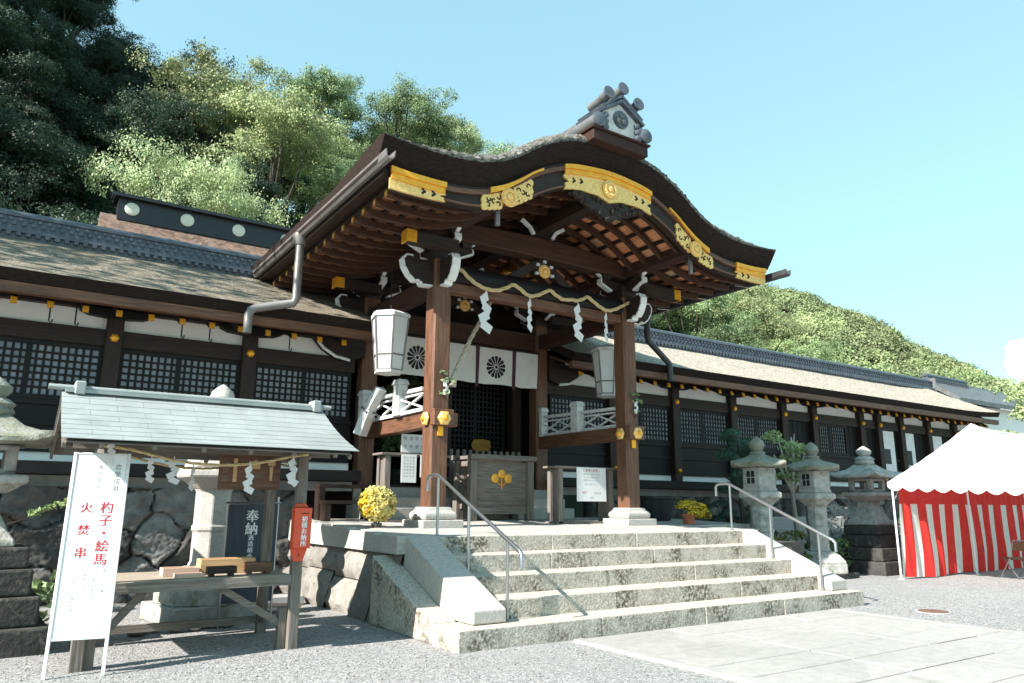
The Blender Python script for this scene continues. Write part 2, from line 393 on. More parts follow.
g = np.random.default_rng(31); nP = 9000
px_ = g.uniform(-1.5, 13, nP); py_ = g.uniform(3.2, 9.5, nP); keep = ~((px_ > 4.0) & (px_ < 11.6) & (py_ > 7.0)) & ~((px_ > 5.5) & (px_ < 10.6)); px_, py_ = px_[keep], py_[keep]; nP = len(px_)
r_ = g.uniform(0.006, 0.017, nP) * g.uniform(0.7, 1.3, nP); an = g.uniform(0, 6.28, nP)
oc = np.array([(1, 0, 0.2), (0, 1, 0.15), (-1, 0, 0.2), (0, -1, 0.25), (0.1, 0.1, 0.85)])
cs, sn = np.cos(an)[:, None], np.sin(an)[:, None]
VX = px_[:, None] + (oc[:, 0] * cs - oc[:, 1] * sn) * r_[:, None]; VY = py_[:, None] + (oc[:, 0] * sn + oc[:, 1] * cs) * r_[:, None] * 0.8; VZ = oc[:, 2] * r_[:, None]
V = np.stack([VX, VY, VZ], 2)[:, [0, 1, 4, 1, 2, 4, 2, 3, 4, 3, 0, 4]].reshape(-1, 3)
me = bpy.data.meshes.new('pebbles'); me.vertices.add(len(V)); me.vertices.foreach_set('co', V.astype(np.float32).ravel())
me.loops.add(len(V)); me.loops.foreach_set('vertex_index', np.arange(len(V), dtype=np.int32)); me.polygons.add(len(V) // 3); me.polygons.foreach_set('loop_start', np.arange(0, len(V), 3, dtype=np.int32)); me.materials.append(MATS['gravel']); me.update(calc_edges=True)
po = bpy.data.objects.new('pebbles', me); COL.objects.link(po); tag(po, 'loose grey pebbles scattered over the gravel courtyard', 'pebbles', kind='stuff')

# stone paved path that leads to the steps, slabs with narrow joints
rp = random.Random(3); mb = MB()
y = 7.02
while y > -6:
    h = rp.uniform(0.5, 0.8); x = 5.70
    while x < 10.35:
        wd = min(rp.uniform(0.8, 1.7), 10.42 - x)
        if 10.42 - x - wd < 0.35: wd = 10.42 - x
        z = 0.028 + rp.uniform(-0.004, 0.004)
        mb.bb(x + 0.006, x + wd - 0.006, y - h + 0.011, y - 0.011, 0.002, z)
        x += wd
    y -= h
mb.bb(5.56, 5.69, -6, 7.02, -0.05, 0.036)
mb.bb(10.426, 10.56, -6, 7.02, -0.05, 0.030)
tag(mb.obj('path', 'paving', bevel=0.006), kind='structure')

mb = MB(); mb.bb(5.60, 10.5, -6, 7.03, -0.04, 0.008); tag(mb.obj('path_bed', 'joint'), kind='structure')

# ================================================================== TERRAIN BEHIND
def sm(a, b, x):
    t = np.clip((x - a) / (b - a), 0, 1); return t * t * (3 - 2 * t)
def hill_h(X, Y):
    base = np.maximum(0, Y - 23.0) * 0.70
    base = np.where(Y > 60, 0.70 * 37 + (Y - 60) * 0.15, base)
    base = base + 4.0 * np.exp(-((X - 32) / 8.0) ** 2) * sm(38, 56, Y)
    fall = 1 - 0.80 * sm(34, 78, X)
    left = np.clip(5.5 - X, 0, 15) * 1.12 * sm(29, 45, Y)
    lump = 0.9 * np.sin(X * 0.31 + Y * 0.13) + 0.7 * np.sin(X * 0.17 - Y * 0.29)
    return base * fall + left + lump * sm(24, 32, Y)
gx = np.arange(-70, 121, 2.5); gy = np.arange(22.5, 111, 2.5)
XX, YY = np.meshgrid(gx, gy)
ZZ = hill_h(XX, YY); ZZ[0, :] = -0.3
nx, ny = len(gx), len(gy)
mb = MB()
mb.add(np.stack([XX.ravel(), YY.ravel(), ZZ.ravel()], 1).tolist(), [(j * nx + i, j * nx + i + 1, (j + 1) * nx + i + 1, (j + 1) * nx + i) for j in range(ny - 1) for i in range(nx - 1)])
tag(mb.obj('hill', 'soil', smooth='all'), kind='structure')

# the far wooded ridge, described by bearing (from +Y towards +X) and distance
RB = np.array([30, 42, 47.8, 50.5, 53.8, 55.8, 59.1, 62.1, 64.3, 67.6, 70, 76, 84])
RZ = np.array([52, 58, 62.4, 64.5, 64.8, 61.9, 56.2, 47.2, 41.2, 34.6, 30.5, 22, 14]) - 4.0
def far_h(a, d):
    zr = np.interp(a, RB, RZ)
    k = np.clip((d - 95) / 120, 0, 1)
    up_ = zr * (0.25 * k + 0.75 * k * k * (3 - 2 * k) ** 0.6 / 1.0)
    lump = 0.6 * np.sin(a * 1.3 + d * 0.05) + 0.6 * np.sin(a * 0.7 - d * 0.11)
    return np.where(d > 215, zr * np.clip(1 - (d - 215) / 260, 0.2, 1), up_) + lump * k
ga = np.linspace(30, 86, 90); gd = np.linspace(92, 330, 60)
AA, DD = np.meshgrid(ga, gd)
FX, FY, FZ = DD * np.sin(np.radians(AA)), DD * np.cos(np.radians(AA)), far_h(AA, DD)
FZ[0, :] = -1
na, nd = len(ga), len(gd)
mb = MB()
mb.add(np.stack([FX.ravel(), FY.ravel(), FZ.ravel()], 1).tolist(), [(j * na + i, (j + 1) * na + i, (j + 1) * na + i + 1, j * na + i + 1) for j in range(nd - 1) for i in range(na - 1)])
tag(mb.obj('far_hill', 'soil', smooth='all'), kind='structure')

# ------------------------------------------------------------------ foliage
def fast_mesh(name, V, nper, mat, mats=None, mi=None):
    me = bpy.data.meshes.new(name)
    nv = len(V); nf = nv // nper
    me.vertices.add(nv); me.vertices.foreach_set('co', V.astype(np.float32).ravel())
    me.loops.add(nv); me.loops.foreach_set('vertex_index', np.arange(nv, dtype=np.int32))
    me.polygons.add(nf); me.polygons.foreach_set('loop_start', np.arange(0, nv, nper, dtype=np.int32))
    for q in (mats or [mat]): me.materials.append(MATS[q])
    if mi is not None: me.polygons.foreach_set('material_index', mi.astype(np.int32))
    me.update(calc_edges=True)
    return me
def leaf_quads(C, Nrm, size, g, aspect=0.55, jit=0.75):
    """one pointed leaf (rhombus) per centre, roughly facing Nrm"""
    n = len(C)
    d = Nrm + g.normal(0, jit, (n, 3)); d /= np.linalg.norm(d, axis=1)[:, None] + 1e-9
    t = np.cross(d, g.normal(0, 1, (n, 3))); t /= np.linalg.norm(t, axis=1)[:, None] + 1e-9
    b = np.cross(d, t)
    s = (size * g.uniform(0.6, 1.35, n))[:, None]
    V = np.stack([C - t * s, C - b * s * aspect, C + t * s, C + b * s * aspect], 1)
    return V.reshape(-1, 3)
def crown_pts(n, clumps, g):
    """points spread through clump ellipsoids: clumps = [(centre, radius)]"""
    w_ = np.array([c[1] ** 2 for c in clumps]); w_ = w_ / w_.sum()
    idx = g.choice(len(clumps), n, p=w_)
    d = g.normal(0, 1, (n, 3)); d /= np.linalg.norm(d, axis=1)[:, None]
    d[:, 2] = np.where(d[:, 2] < -0.35, -d[:, 2], d[:, 2])
    rad = np.array([c[1] for c in clumps])[idx] * (g.uniform(0.35, 1.0, n) ** 0.35)
    cen = np.array([c[0] for c in clumps])[idx]
    return cen + d * rad[:, None] * np.array([1.1, 1.1, 0.62]), d
def make_crown(name, seed, n, R, H, nc, leaf, mat, zc=0.62, shape='round'):
    g = np.random.default_rng(seed)
    cl = []
    for k in range(nc):
        d = g.normal(0, 1, 3); d /= np.linalg.norm(d)
        if d[2] < -0.3: d[2] *= -0.6
        q = g.uniform(0.5, 1.0)
        if shape == 'round':
            c = np.array([d[0] * R * q, d[1] * R * q, H * zc + d[2] * H * (1 - zc) * q * 0.95]); rr = R * g.uniform(0.20, 0.38)
        elif shape == 'cone':
            tz = g.uniform(0, 1) ** 1.2; rr = R * (1.02 - tz) * 0.42 + 0.10 * R; a = g.uniform(0, 2 * PI)
            c = np.array([math.cos(a) * R * (1 - tz) * 0.75, math.sin(a) * R * (1 - tz) * 0.75, H * (0.16 + 0.82 * tz)])
        cl.append((c, rr))
    sub = []                                            # every bough carries many small uneven sprays
    for c, rr in cl:
        for _ in range(13):
            dd = g.normal(0, 1, 3); dd /= np.linalg.norm(dd); dd[2] = abs(dd[2]) * 0.9 - 0.25
            sub.append((c + dd * rr * g.uniform(0.35, 1.15) * np.array([1.1, 1.1, 0.75]), rr * g.uniform(0.16, 0.42), c))
    w_ = np.array([q[1] ** 2 for q in sub]); w_ /= w_.sum()
    idx = g.choice(len(sub), n, p=w_)
    off = g.normal(0, 0.5, (n, 3)) * np.array([1.15, 1.15, 0.7])
    P = np.array([q[0] for q in sub])[idx] + off * np.array([q[1] for q in sub])[idx][:, None]
    d = P - np.array([q[2] for q in sub])[idx]; d /= np.linalg.norm(d, axis=1)[:, None] + 1e-6
    d = d + off * 0.5 + np.array([0, 0, 0.45]); d /= np.linalg.norm(d, axis=1)[:, None] + 1e-6
    me = fast_mesh(name, leaf_quads(P, d, leaf, g, 0.55, 0.5), 4, mat)
    return me, cl
def make_trunk(name, H, r, cl, g, mat, lean=0.05, nl=7):
    mb = MB()
    pts = [(0, 0, -0.6)] + [(lean * H * t + 0.05 * H * math.sin(3 * t), 0.03 * H * math.sin(5 * t), H * 0.8 * t) for t in (0.15, 0.35, 0.55, 0.75, 1)]
    mb.tube(pts, [r * 1.3, r, r * 0.85, r * 0.62, r * 0.4, r * 0.12], 8)
    for c, rr in sorted(cl, key=lambda q: -q[1])[:nl]:
        t = min(0.8, max(0.25, c[2] / H * 0.6)); z0 = H * 0.8 * t
        a = Vector((lean * H * t, 0, z0)); e = Vector(c)
        mid = (a + e) / 2 + Vector((0, 0, -0.06 * H))
        mb.tube([a, mid, e], [r * 0.45, r * 0.3, r * 0.08], 6)
    me = mb.obj(name, mat, None, smooth='all')
    d = me.data; bpy.data.objects.remove(me)
    return d
PROTO = {}
def proto(key, seed, n, R, H, nc, leaf, mat, shape='round', zc=0.62, bark='bark', r=0.22):
    me, cl = make_crown(key + '_crown', seed, n, R, H, nc, leaf, mat, zc, shape)
    tr = make_trunk(key + '_trunk', H, r, cl, random, bark, nl=7 if shape == 'round' else 0)
    PROTO[key] = (me, tr)
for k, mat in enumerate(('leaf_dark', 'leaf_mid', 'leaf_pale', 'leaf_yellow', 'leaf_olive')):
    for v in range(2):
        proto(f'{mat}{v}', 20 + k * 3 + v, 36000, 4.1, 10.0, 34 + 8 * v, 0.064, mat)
proto('cedar0', 70, 20000, 2.6, 13.0, 90, 0.065, 'leaf_mid', 'cone')
proto('cedar1', 71, 20000, 2.4, 13.0, 90, 0.065, 'leaf_dark', 'cone')
proto('big0', 80, 52000, 4.6, 11.0, 48, 0.052, 'leaf_pale')
proto('thin0', 84, 3600, 4.1, 10.0, 40, 0.085, 'leaf_dark')
def tree(name, label, key, loc, s, rz, group=None, cat='tree', szk=1.0):
    o = T(name, label, cat, loc, group, rz)
    o.scale = (s, s, s * szk)
    for nm, me in (('crown', PROTO[key][0]), ('trunk', PROTO[key][1])):
        c = bpy.data.objects.new(nm, me); COL.objects.link(c); c.parent = o
    return o
rt_ = random.Random(11)
LBL = {'leaf_dark': 'shade-darkened green broadleaf tree on the wooded slope behind the shrine',
       'leaf_mid': 'mid green broadleaf tree on the wooded slope behind the shrine',
       'leaf_pale': 'pale silvery green tree on the wooded slope behind the shrine',
       'leaf_yellow': 'yellowish green tree on the wooded slope behind the shrine',
       'leaf_olive': 'olive brown autumn tinted tree on the wooded slope behind the shrine'}
NAME = {'leaf_dark': 'evergreen_tree', 'leaf_mid': 'broadleaf_tree', 'leaf_pale': 'camphor_tree', 'leaf_yellow': 'maple_tree', 'leaf_olive': 'oak_tree'}
yy = 25.5; cnt = 0
while yy < 68:
    xx = -0.16 * yy - 9
    while xx < 1.02 * yy + 14:
        X = xx + rt_.uniform(-1.6, 1.6); Y = yy + rt_.uniform(-1.6, 1.6)
        if -1 < X < 17 and Y < 30.8: xx += 6; continue          # the hall stands here
        if X < 6: kind = 'leaf_dark'  # shade of this slope is put into the leaf colour
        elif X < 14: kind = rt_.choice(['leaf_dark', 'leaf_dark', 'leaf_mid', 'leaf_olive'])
        elif X < 34: kind = rt_.choice(['leaf_yellow', 'leaf_mid', 'leaf_pale', 'leaf_mid', 'leaf_mid', 'leaf_pale', 'leaf_olive'])
        else: kind = rt_.choice(['leaf_mid', 'leaf_yellow', 'leaf_pale', 'leaf_olive', 'leaf_mid'])
        z = float(hill_h(np.array(X), np.array(Y)))
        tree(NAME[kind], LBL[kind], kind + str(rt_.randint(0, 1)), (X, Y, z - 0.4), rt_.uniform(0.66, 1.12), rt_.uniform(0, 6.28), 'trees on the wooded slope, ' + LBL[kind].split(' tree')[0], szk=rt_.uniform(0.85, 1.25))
        cnt += 1
        xx += rt_.uniform(5.2, 6.8)
    yy += 4.6
yy = 32.0
while yy < 56:
    xx = -0.16 * yy - 6
    while xx < 9:
        X = xx + rt_.uniform(-1.2, 1.2); Y = yy + rt_.uniform(-1.2, 1.2)
        tree('understory_tree', 'low evergreen with shade-darkened leaves filling the shaded slope at the upper left', 'leaf_dark' + str(rt_.randint(0, 1)), (X, Y, float(hill_h(np.array(X), np.array(Y))) - 2.6), rt_.uniform(0.6, 0.8), rt_.uniform(0, 6.28), 'low evergreens on the shaded slope')
        xx += rt_.uniform(3.6, 4.6)
    yy += 4.0
for X, Y in ((-2.6, 27.5), (0.4, 31.2), (3.6, 31.6), (-4.8, 30.0), (13.5, 31.5), (-1.4, 33.5)):
    tree('understory_tree', 'low evergreen with shade-darkened leaves filling the shaded slope at the upper left', 'leaf_dark0', (X, Y, float(hill_h(np.array(X), np.array(Y))) - 1.5), 0.85, X, 'low evergreens on the shaded slope')
# single trees one can tell apart
tree('camphor_tree', 'large pale green round tree just above the far end of the left hall roof', 'big0', (5.0, 31.2, 3.6), 0.80, 0.6, szk=1.5)
tree('broadleaf_tree', 'round dark green tree standing alone on the skyline left of the gate roof', 'leaf_mid0', (17.6, 54.5, 24.6), 1.05, 2.0, szk=1.18)
for k, (X, Y, s) in enumerate(((50.5, 47, 1.15), (54.5, 45.5, 1.3), (58, 47.5, 1.45), (47, 50, 1.0), (62, 46, 1.4), (44, 46, 1.1), (66, 49, 1.2), (53, 51, 1.35), (60, 53, 1.5))):
    tree('cedar_tree', 'tall narrow cedar in the row behind the right hall roof', f'cedar{k % 2}', (X, Y, float(hill_h(np.array(X * 1.0), np.array(Y * 1.0))) - 1.0), s, k * 1.3, 'cedars behind the right hall')
tree('flat_pine_tree', 'bright green spreading tree behind the right hall roof, lower than the cedars', 'leaf_pale1', (73, 46, -1.5), 1.5, 1, szk=0.75)
# trees left of the courtyard whose shade falls on the left hall
for k, (X, Y, s, key) in enumerate(((-9.3, 16.6, 1.6, 'thin0'), (-13.5, 17.0, 1.9, 'thin0'), (-10.5, 21.5, 1.35, 'thin0'))):
    tree('courtyard_tree', 'tall dark tree at the left edge of the courtyard shading the left hall', key, (X, Y, 0), s, k * 1.7, 'trees at the left edge of the courtyard')
# far forest as one mass
g = np.random.default_rng(9)
nC = 6500
a_ = g.uniform(36, 80, nC); d_ = np.sqrt(g.uniform(98 ** 2, 235 ** 2, nC))
cz = far_h(a_, d_); rr = g.uniform(1.1, 2.7, nC)
cen = np.stack([d_ * np.sin(np.radians(a_)), d_ * np.cos(np.radians(a_)), cz + rr * 0.35], 1)
per = 90
dirs = g.normal(0, 1, (nC * per, 3)); dirs /= np.linalg.norm(dirs, axis=1)[:, None]; dirs[:, 2] = np.abs(dirs[:, 2]) * 1.0 - 0.15
rad = np.repeat(rr, per) * g.uniform(0.72, 1.08, nC * per)
P = np.repeat(cen, per, 0) + dirs * rad[:, None] * np.array([1, 1, 0.95])
me = fast_mesh('forest', leaf_quads(P, dirs, 0.28, g, 0.7, 0.6), 4, 'forest_far')
fo = bpy.data.objects.new('forest', me); COL.objects.link(fo)
tag(fo, 'dense wood covering the far ridge on the right', 'forest', kind='stuff')

# ================================================================== BOULDER WALLS
def boulder_wall(name, label, x0, x1, yb, yt, h, seed, cell=0.78, res=0.03):
    g = np.random.default_rng(seed)
    W = x1 - x0; nu, nv = int(W / res) + 1, int(h / res) + 1
    U, V = np.meshgrid(np.linspace(0, W, nu), np.linspace(0, h, nv))
    ci, cj = int(W / cell) + 3, int(h / (cell * 0.72)) + 3
    S = np.array([((i - 1 + 0.5 * (j % 2) + g.uniform(0.1, 0.9)) * cell, (j - 1 + g.uniform(0.1, 0.9)) * cell * 0.72) for j in range(cj) for i in range(ci)])
    wob = 0.06 * np.sin(U * 9 + V * 5) + 0.05 * np.sin(V * 13 - U * 6)
    d = np.sqrt((U[..., None] + wob[..., None] - S[:, 0]) ** 2 + ((V[..., None] + wob[..., None] * 0.7 - S[:, 1]) * 1.2) ** 2)
    idx = np.argsort(d, axis=2)[..., :2]
    d1 = np.take_along_axis(d, idx[..., :1], 2)[..., 0]; d2 = np.take_along_axis(d, idx[..., 1:2], 2)[..., 0]
    e = np.clip((d2 - d1) / 0.10, 0, 1)
    off = 0.15 * (e * (2 - e)) ** 0.6 + 0.03 * np.sin(U * 11 + 3 * np.sin(V * 7)) * np.sin(V * 9 + U * 4) + g.normal(0, 0.010, U.shape)
    tilt = g.normal(0, 0.20, (len(S), 2)); own = idx[..., 0]
    off += (tilt[own, 0] * (U - S[own, 0]) + tilt[own, 1] * (V - S[own, 1])) * e
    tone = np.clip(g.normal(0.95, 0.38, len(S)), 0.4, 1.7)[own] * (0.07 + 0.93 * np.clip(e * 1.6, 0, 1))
    Y = yb + (yt - yb) * V / h - off
    mb = MB()
    mb.add(np.stack([(x0 + U).ravel(), Y.ravel(), V.ravel()], 1).tolist(), [(j * nu + i, j * nu + i + 1, (j + 1) * nu + i + 1, (j + 1) * nu + i) for j in range(nv - 1) for i in range(nu - 1)])
    # body of the wall behind the stones
    mb.bb(x0, x1, yt + 0.02, yt + 0.45, 0, h + 0.002)
    o = mb.obj(name, 'boulder', None, smooth='all')
    at = o.data.color_attributes.new('tone', 'FLOAT_COLOR', 'POINT')
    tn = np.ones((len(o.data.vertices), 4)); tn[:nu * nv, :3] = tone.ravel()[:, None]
    at.data.foreach_set('color', tn.ravel())
    return tag(o, label, 'stone wall')
boulder_wall('stone_wall', 'dark boulder base wall under the left hall, behind the wooden stall', -6.0, 4.42, 13.55, 13.75, 1.76, 4)
boulder_wall('stone_wall', 'boulder base wall under the right hall, behind the stone lanterns', 11.6, 32.0, 13.55, 13.75, 1.76, 8)

# ================================================================== SIDE HALLS
def thatched_roof(parent, x0, x1, y0, y1, z0, z1, mat, flare=0.0):
    """front slope, back slope with a thick dark edge"""
    ym = (y0 + y1) / 2
    prof = []
    for k in range(13):
        t = k / 12; y = y0 + (ym - y0) * t
        prof.append((y, z0 + (z1 - z0) * (0.86 * t + 0.14 * t * t)))
    for k in range(1, 13):
        t = 1 - k / 12; y = ym + (y1 - ym) * (k / 12)
        prof.append((y, z0 + (z1 - z0) * (0.86 * t + 0.14 * t * t)))
    nxs = int((x1 - x0) / 0.5) + 1
    mb = MB(); k = len(prof)
    rr = random.Random(int(x0 * 10) + 3)
    xs = [x0 + (x1 - x0) * i / nxs for i in range(nxs + 1)]
    lift = lambda x: flare * max(0, (x - (x1 - 3.0)) / 3.0) ** 2
    for x in xs:
        ring = [(y, z + (rr.uniform(-0.012, 0.012) if 0 < i < k - 1 else 0)) for i, (y, z) in enumerate(prof)]
        ring += [(y1 - 0.12, z0 - 0.17), (ym, z1 - 0.30), (y0 + 0.08, z0 - 0.17)]
        mb.v.extend([(x, y, z + lift(x)) for y, z in ring])
    m = k + 3
    for i in range(nxs):
        for j in range(m):
            mb.f.append((i * m + j, i * m + (j + 1) % m, (i + 1) * m + (j + 1) % m, (i + 1) * m + j)[::-1]); mb.m.append(0 if j < k - 1 else 1)
    mb.f.append(tuple(range(m))); mb.m.append(1)
    mb.f.append(tuple(range(nxs * m, (nxs + 1) * m))[::-1]); mb.m.append(1)
    return mb.obj('roof', [mat, 'thatch_face'], parent, smooth=True, angle=50)
def tile_ridge(parent, x0, x1, y, z0, z1, mat='tile', name='ridge', rows=True):
    mb = MB(); h = z1 - z0
    mb.bb(x0, x1, y - 0.20, y + 0.20, z0 - 0.25, z0 + 0.10)
    mb.bb(x0, x1, y - 0.13, y + 0.13, z0 + 0.10, z1 - 0.09)
    mb.bb(x0 - 0.03, x1 + 0.03, y - 0.25, y + 0.25, z0 + 0.065, z0 + 0.125)
    mb.bb(x0 - 0.03, x1 + 0.03, y - 0.17, y + 0.17, z1 - 0.10, z1 - 0.055)
    mb.tube([(x0 - 0.05, y, z1 - 0.04), (x1 + 0.05, y, z1 - 0.04)], 0.085, 10)
    x = x0 + 0.1
    while x < x1:                                   # rows of round tile ends and fish-scale tiles
        for zz in ((z0 + 0.17, z0 + 0.25, z0 + 0.33) if rows else (z0 + 0.17,)):
            if zz < z1 - 0.11:
                mb.tube([(x + (0.06 if abs(zz - z0 - 0.25) < 0.01 else 0), y - 0.165, zz), (x + (0.06 if abs(zz - z0 - 0.25) < 0.01 else 0), y + 0.165, zz)], 0.036, 6)
        mb.tube([(x, y - 0.265, z0 + 0.035), (x, y + 0.265, z0 + 0.035)], 0.045, 6)
        x += 0.15
    return mb.obj(name, mat, parent, smooth=True)
def lattice(parent, x0, x1, y, z0, z1, label=None, mid=True, nm='lattice_window', paper=True):
    f = MB()
    f.bb(x0, x1, y - 0.045, y + 0.045, z0, z0 + 0.07); f.bb(x0, x1, y - 0.045, y + 0.045, z1 - 0.07, z1)
    f.bb(x0, x0 + 0.06, y - 0.045, y + 0.045, z0 + 0.07, z1 - 0.07); f.bb(x1 - 0.06, x1, y - 0.045, y + 0.045, z0 + 0.07, z1 - 0.07)
    a0, a1 = x0 + 0.06, x1 - 0.06; n = max(3, int(round((a1 - a0) / 0.108))); s = (a1 - a0) / n
    for i in range(1, n):
        x = a0 + i * s; wd = 0.019 if not (mid and i == n // 2) else 0.045
        f.bb(x - wd, x + wd, y - 0.012, y + 0.010, z0 + 0.07, z1 - 0.07)
    m = max(3, int(round((z1 - z0 - 0.14) / 0.118))); s = (z1 - z0 - 0.14) / m
    for i in range(1, m):
        z = z0 + 0.07 + i * s
        f.bb(a0, a1, y - 0.016, y + 0.008, z - 0.017, z + 0.017)
    o = f.obj(nm, 'black_wood', parent)
    if not paper: return o
    p = MB(); p.bb(x0 + 0.03, x1 - 0.03, y + 0.014, y + 0.022, z0 + 0.03, z1 - 0.03)
    p.obj('paper_screen', 'screen_paper', o)
    return o
def hall(name, label, x0, x1, posts, lats, boards, tips, roof_mat, ridge_x1, flare):
    t = T(name, label, 'shrine hall', (x0 + 1, 14, 0))
    YF = 14.0
    b = MB(); b.bb(x0, x1, 13.78, 14.3, 1.762, 1.93); b.obj('foundation', 'concrete', t)
    b = MB(); b.bb(x0, x1, 13.34, 13.62, 1.932, 2.13); b.obj('veranda_edge', 'black_wood', t, bevel=0.01)
    b = MB(); b.bb(x0, x1, 13.622, 14.02, 1.96, 2.10); b.obj('veranda_floor', 'dark_x', t)
    b = MB(); b.bb(x0, x1, 14.03, 14.14, 2.102, 2.30); b.obj('skirting', 'plaster', t)
    b = MB()
    b.bb(x0, x1, 14.02, 14.16, 2.302, 3.13)
    b.bb(x0, x1, 13.985, 14.018, 2.30, 2.40); b.bb(x0, x1, 13.985, 14.018, 2.72, 2.79); b.bb(x0, x1, 13.97, 14.018, 3.05, 3.13)
    b.obj('wall_board', 'black_wood', t)
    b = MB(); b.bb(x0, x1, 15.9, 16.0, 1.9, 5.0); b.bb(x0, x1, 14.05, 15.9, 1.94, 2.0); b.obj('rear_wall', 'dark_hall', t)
    b = MB(); b.bb(x0, x1, 13.93, 14.10, 4.08, 4.37); b.obj('lintel_beam', 'dark_x', t, bevel=0.01)
    b = MB(); b.bb(x0, x1, 14.02, 14.12, 4.372, 4.80); b.obj('plaster_band', 'plaster', t)
    b = MB(); b.bb(x0, x1, 13.88, 14.14, 4.69, 4.90); b.obj('eave_beam', 'dark_x', t, bevel=0.01)
    for i, x in enumerate(posts):
        b = MB(); b.bb(x - 0.13, x + 0.13, 13.85, 14.11, 1.95, 4.69)
        p = b.obj('post', 'dark_z', t, bevel=0.012)
        b = MB(); b.prism([(x - 0.56, 4.70), (x - 0.56, 4.64), (x - 0.42, 4.58), (x - 0.18, 4.56), (x + 0.18, 4.56), (x + 0.42, 4.58), (x + 0.56, 4.64), (x + 0.56, 4.70)], 'y', 13.80, 13.97)
        b.obj('boat_bracket', 'black_wood', p)
        b = MB(); b.disc((x, 13.848, 4.22), 0.075, 0.03, n=6, dome=0.04); b.obj('gold_boss', 'gold', p)
        b = MB(); b.disc((x, 13.848, 2.42), 0.06, 0.03, n=6, dome=0.04); b.obj('gold_boss', 'gold', p)
    for a, c in lats: lattice(t, a, c, 14.02, 3.135, 4.078)
    for a, c in boards:
        b = MB(); b.bb(a, c, 14.03, 14.10, 3.132, 4.078); x = a + 0.2
        while x < c - 0.1:
            b.bb(x, x + 0.03, 14.01, 14.03, 3.15, 4.07); x += 0.24
        zz = 3.2
        while zz < 4.05:
            b.bb(a, c, 13.998, 14.012, zz, zz + 0.02); zz += 0.07
        b.obj('board_panel', 'black_wood', t)
    # rafters with gilded ends
    k = 0; x = tips; proto_r = None
    while x < x1 - 0.2:
        if proto_r is None:
            b = MB(); b.bar((x, 13.17, 4.50), (x, 15.4, 5.42), 0.085, 0.10); proto_r = b.obj('rafter', 'dark_y', t)
            b = MB(); b.box((x, 13.155, 4.495), (0.088, 0.03, 0.105), mat=Matrix.Rotation(R_(-14), 3, 'X')); b.obj('gold_cap', 'gold', proto_r)
            first = x
        else:
            c = proto_r.copy(); COL.objects.link(c); c.location.x = x - first
            for ch in proto_r.children:
                d = ch.copy(); COL.objects.link(d); d.parent = c
        x += 0.475; k += 1
    b = MB()
    b.bar((x0, 12.98, 4.645), (x1, 12.98, 4.645), 0.14, 0.165)
    b.obj('eave_fascia', 'wood_x', t, bevel=0.008)
    b = MB(); b.add([(x0, 13.055, 4.655), (x1, 13.055, 4.655), (x1, 15.5, 5.60), (x0, 15.5, 5.60), (x0, 13.055, 4.685), (x1, 13.055, 4.685), (x1, 15.5, 5.63), (x0, 15.5, 5.63)], [(0, 3, 2, 1), (4, 5, 6, 7), (0, 1, 5, 4), (1, 2, 6, 5), (2, 3, 7, 6), (3, 0, 4, 7)])
    b.obj('soffit', 'wood_x', t)
    rf = thatched_roof(t, x0, x1, 12.82, 18.4, 4.90, 6.24, roof_mat, flare)
    tile_ridge(rf, x0, ridge_x1, 15.61, 6.18, 6.66)
    b = MB(); b.bb(ridge_x1 + 0.0, ridge_x1 + 0.06, 15.33, 15.89, 6.05, 6.74); b.obj('ridge_end_tile', 'tile_light', rf, bevel=0.02)
    return t
hl = hall('thatched_hall', 'dim long thatched hall with white lattice screens left of the gate', -9.0, 5.55, [-5.5, -3.25, -1.0, 1.23, 3.47], [(-5.37, -3.38), (-3.12, -1.13), (-0.87, 1.10), (1.36, 3.34), (3.60, 5.5)], [], -8.78, 'thatch', 4.05, 0)
hr = hall('thatched_hall', 'long sunlit thatched hall with gilded rafter ends right of the gate', 10.3, 30.6, [12.33, 14.55, 16.85, 19.12, 20.62, 23.18, 24.2, 25.6, 27.4, 29.3],
          [(10.45, 12.2), (12.46, 14.42), (14.68, 16.72), (16.98, 18.99), (20.75, 22.4)], [(19.25, 20.49), (22.42, 23.05), (23.31, 24.07), (24.33, 25.47), (25.73, 27.27), (27.53, 29.17)], 10.72, 'thatch_pale', 31.2, 0.12)
for x in (0.26, 0.62, 2.22, 2.68, 4.1):                 # iron hooks hanging from the eave
    b = MB(); b.tube([(x, 13.6, 4.75), (x, 13.6, 4.33), (x + 0.03, 13.6, 4.30), (x + 0.05, 13.6, 4.36)], 0.012, 6); b.obj('iron_hook', 'black_plastic', hl)
for x, wd in ((24.75, 0.78), (26.1, 0.66), (28.0, 0.7)):       # white doors with a dark pane
    b = MB(); b.bb(x - wd / 2, x + wd / 2, 13.95, 13.99, 2.5, 4.06); d = b.obj('white_door', 'white_paint', hr)
    b = MB(); b.bb(x - wd / 2 + 0.08, x + 0.08, 13.935, 13.948, 2.95, 3.45); b.obj('window_pane', 'black_plastic', d)
b = MB(); b.prism([(12.9, 4.62), (18.3, 4.62), (15.6, 6.10)], 'x', 30.2, 30.32); b.obj('gable_board', 'dark_y', hr)

# stone block at the foot of the right hall
b = MB(); b.bb(16.6, 20.3, 13.0, 13.33, 0, 1.25); b.bb(16.7, 20.2, 12.6, 13.0, 0, 0.95)
tag(b.obj('stone_block', 'granite_clean', bevel=0.02), 'pale cut stone block at the foot of the right hall wall, between the lanterns', 'stone block')

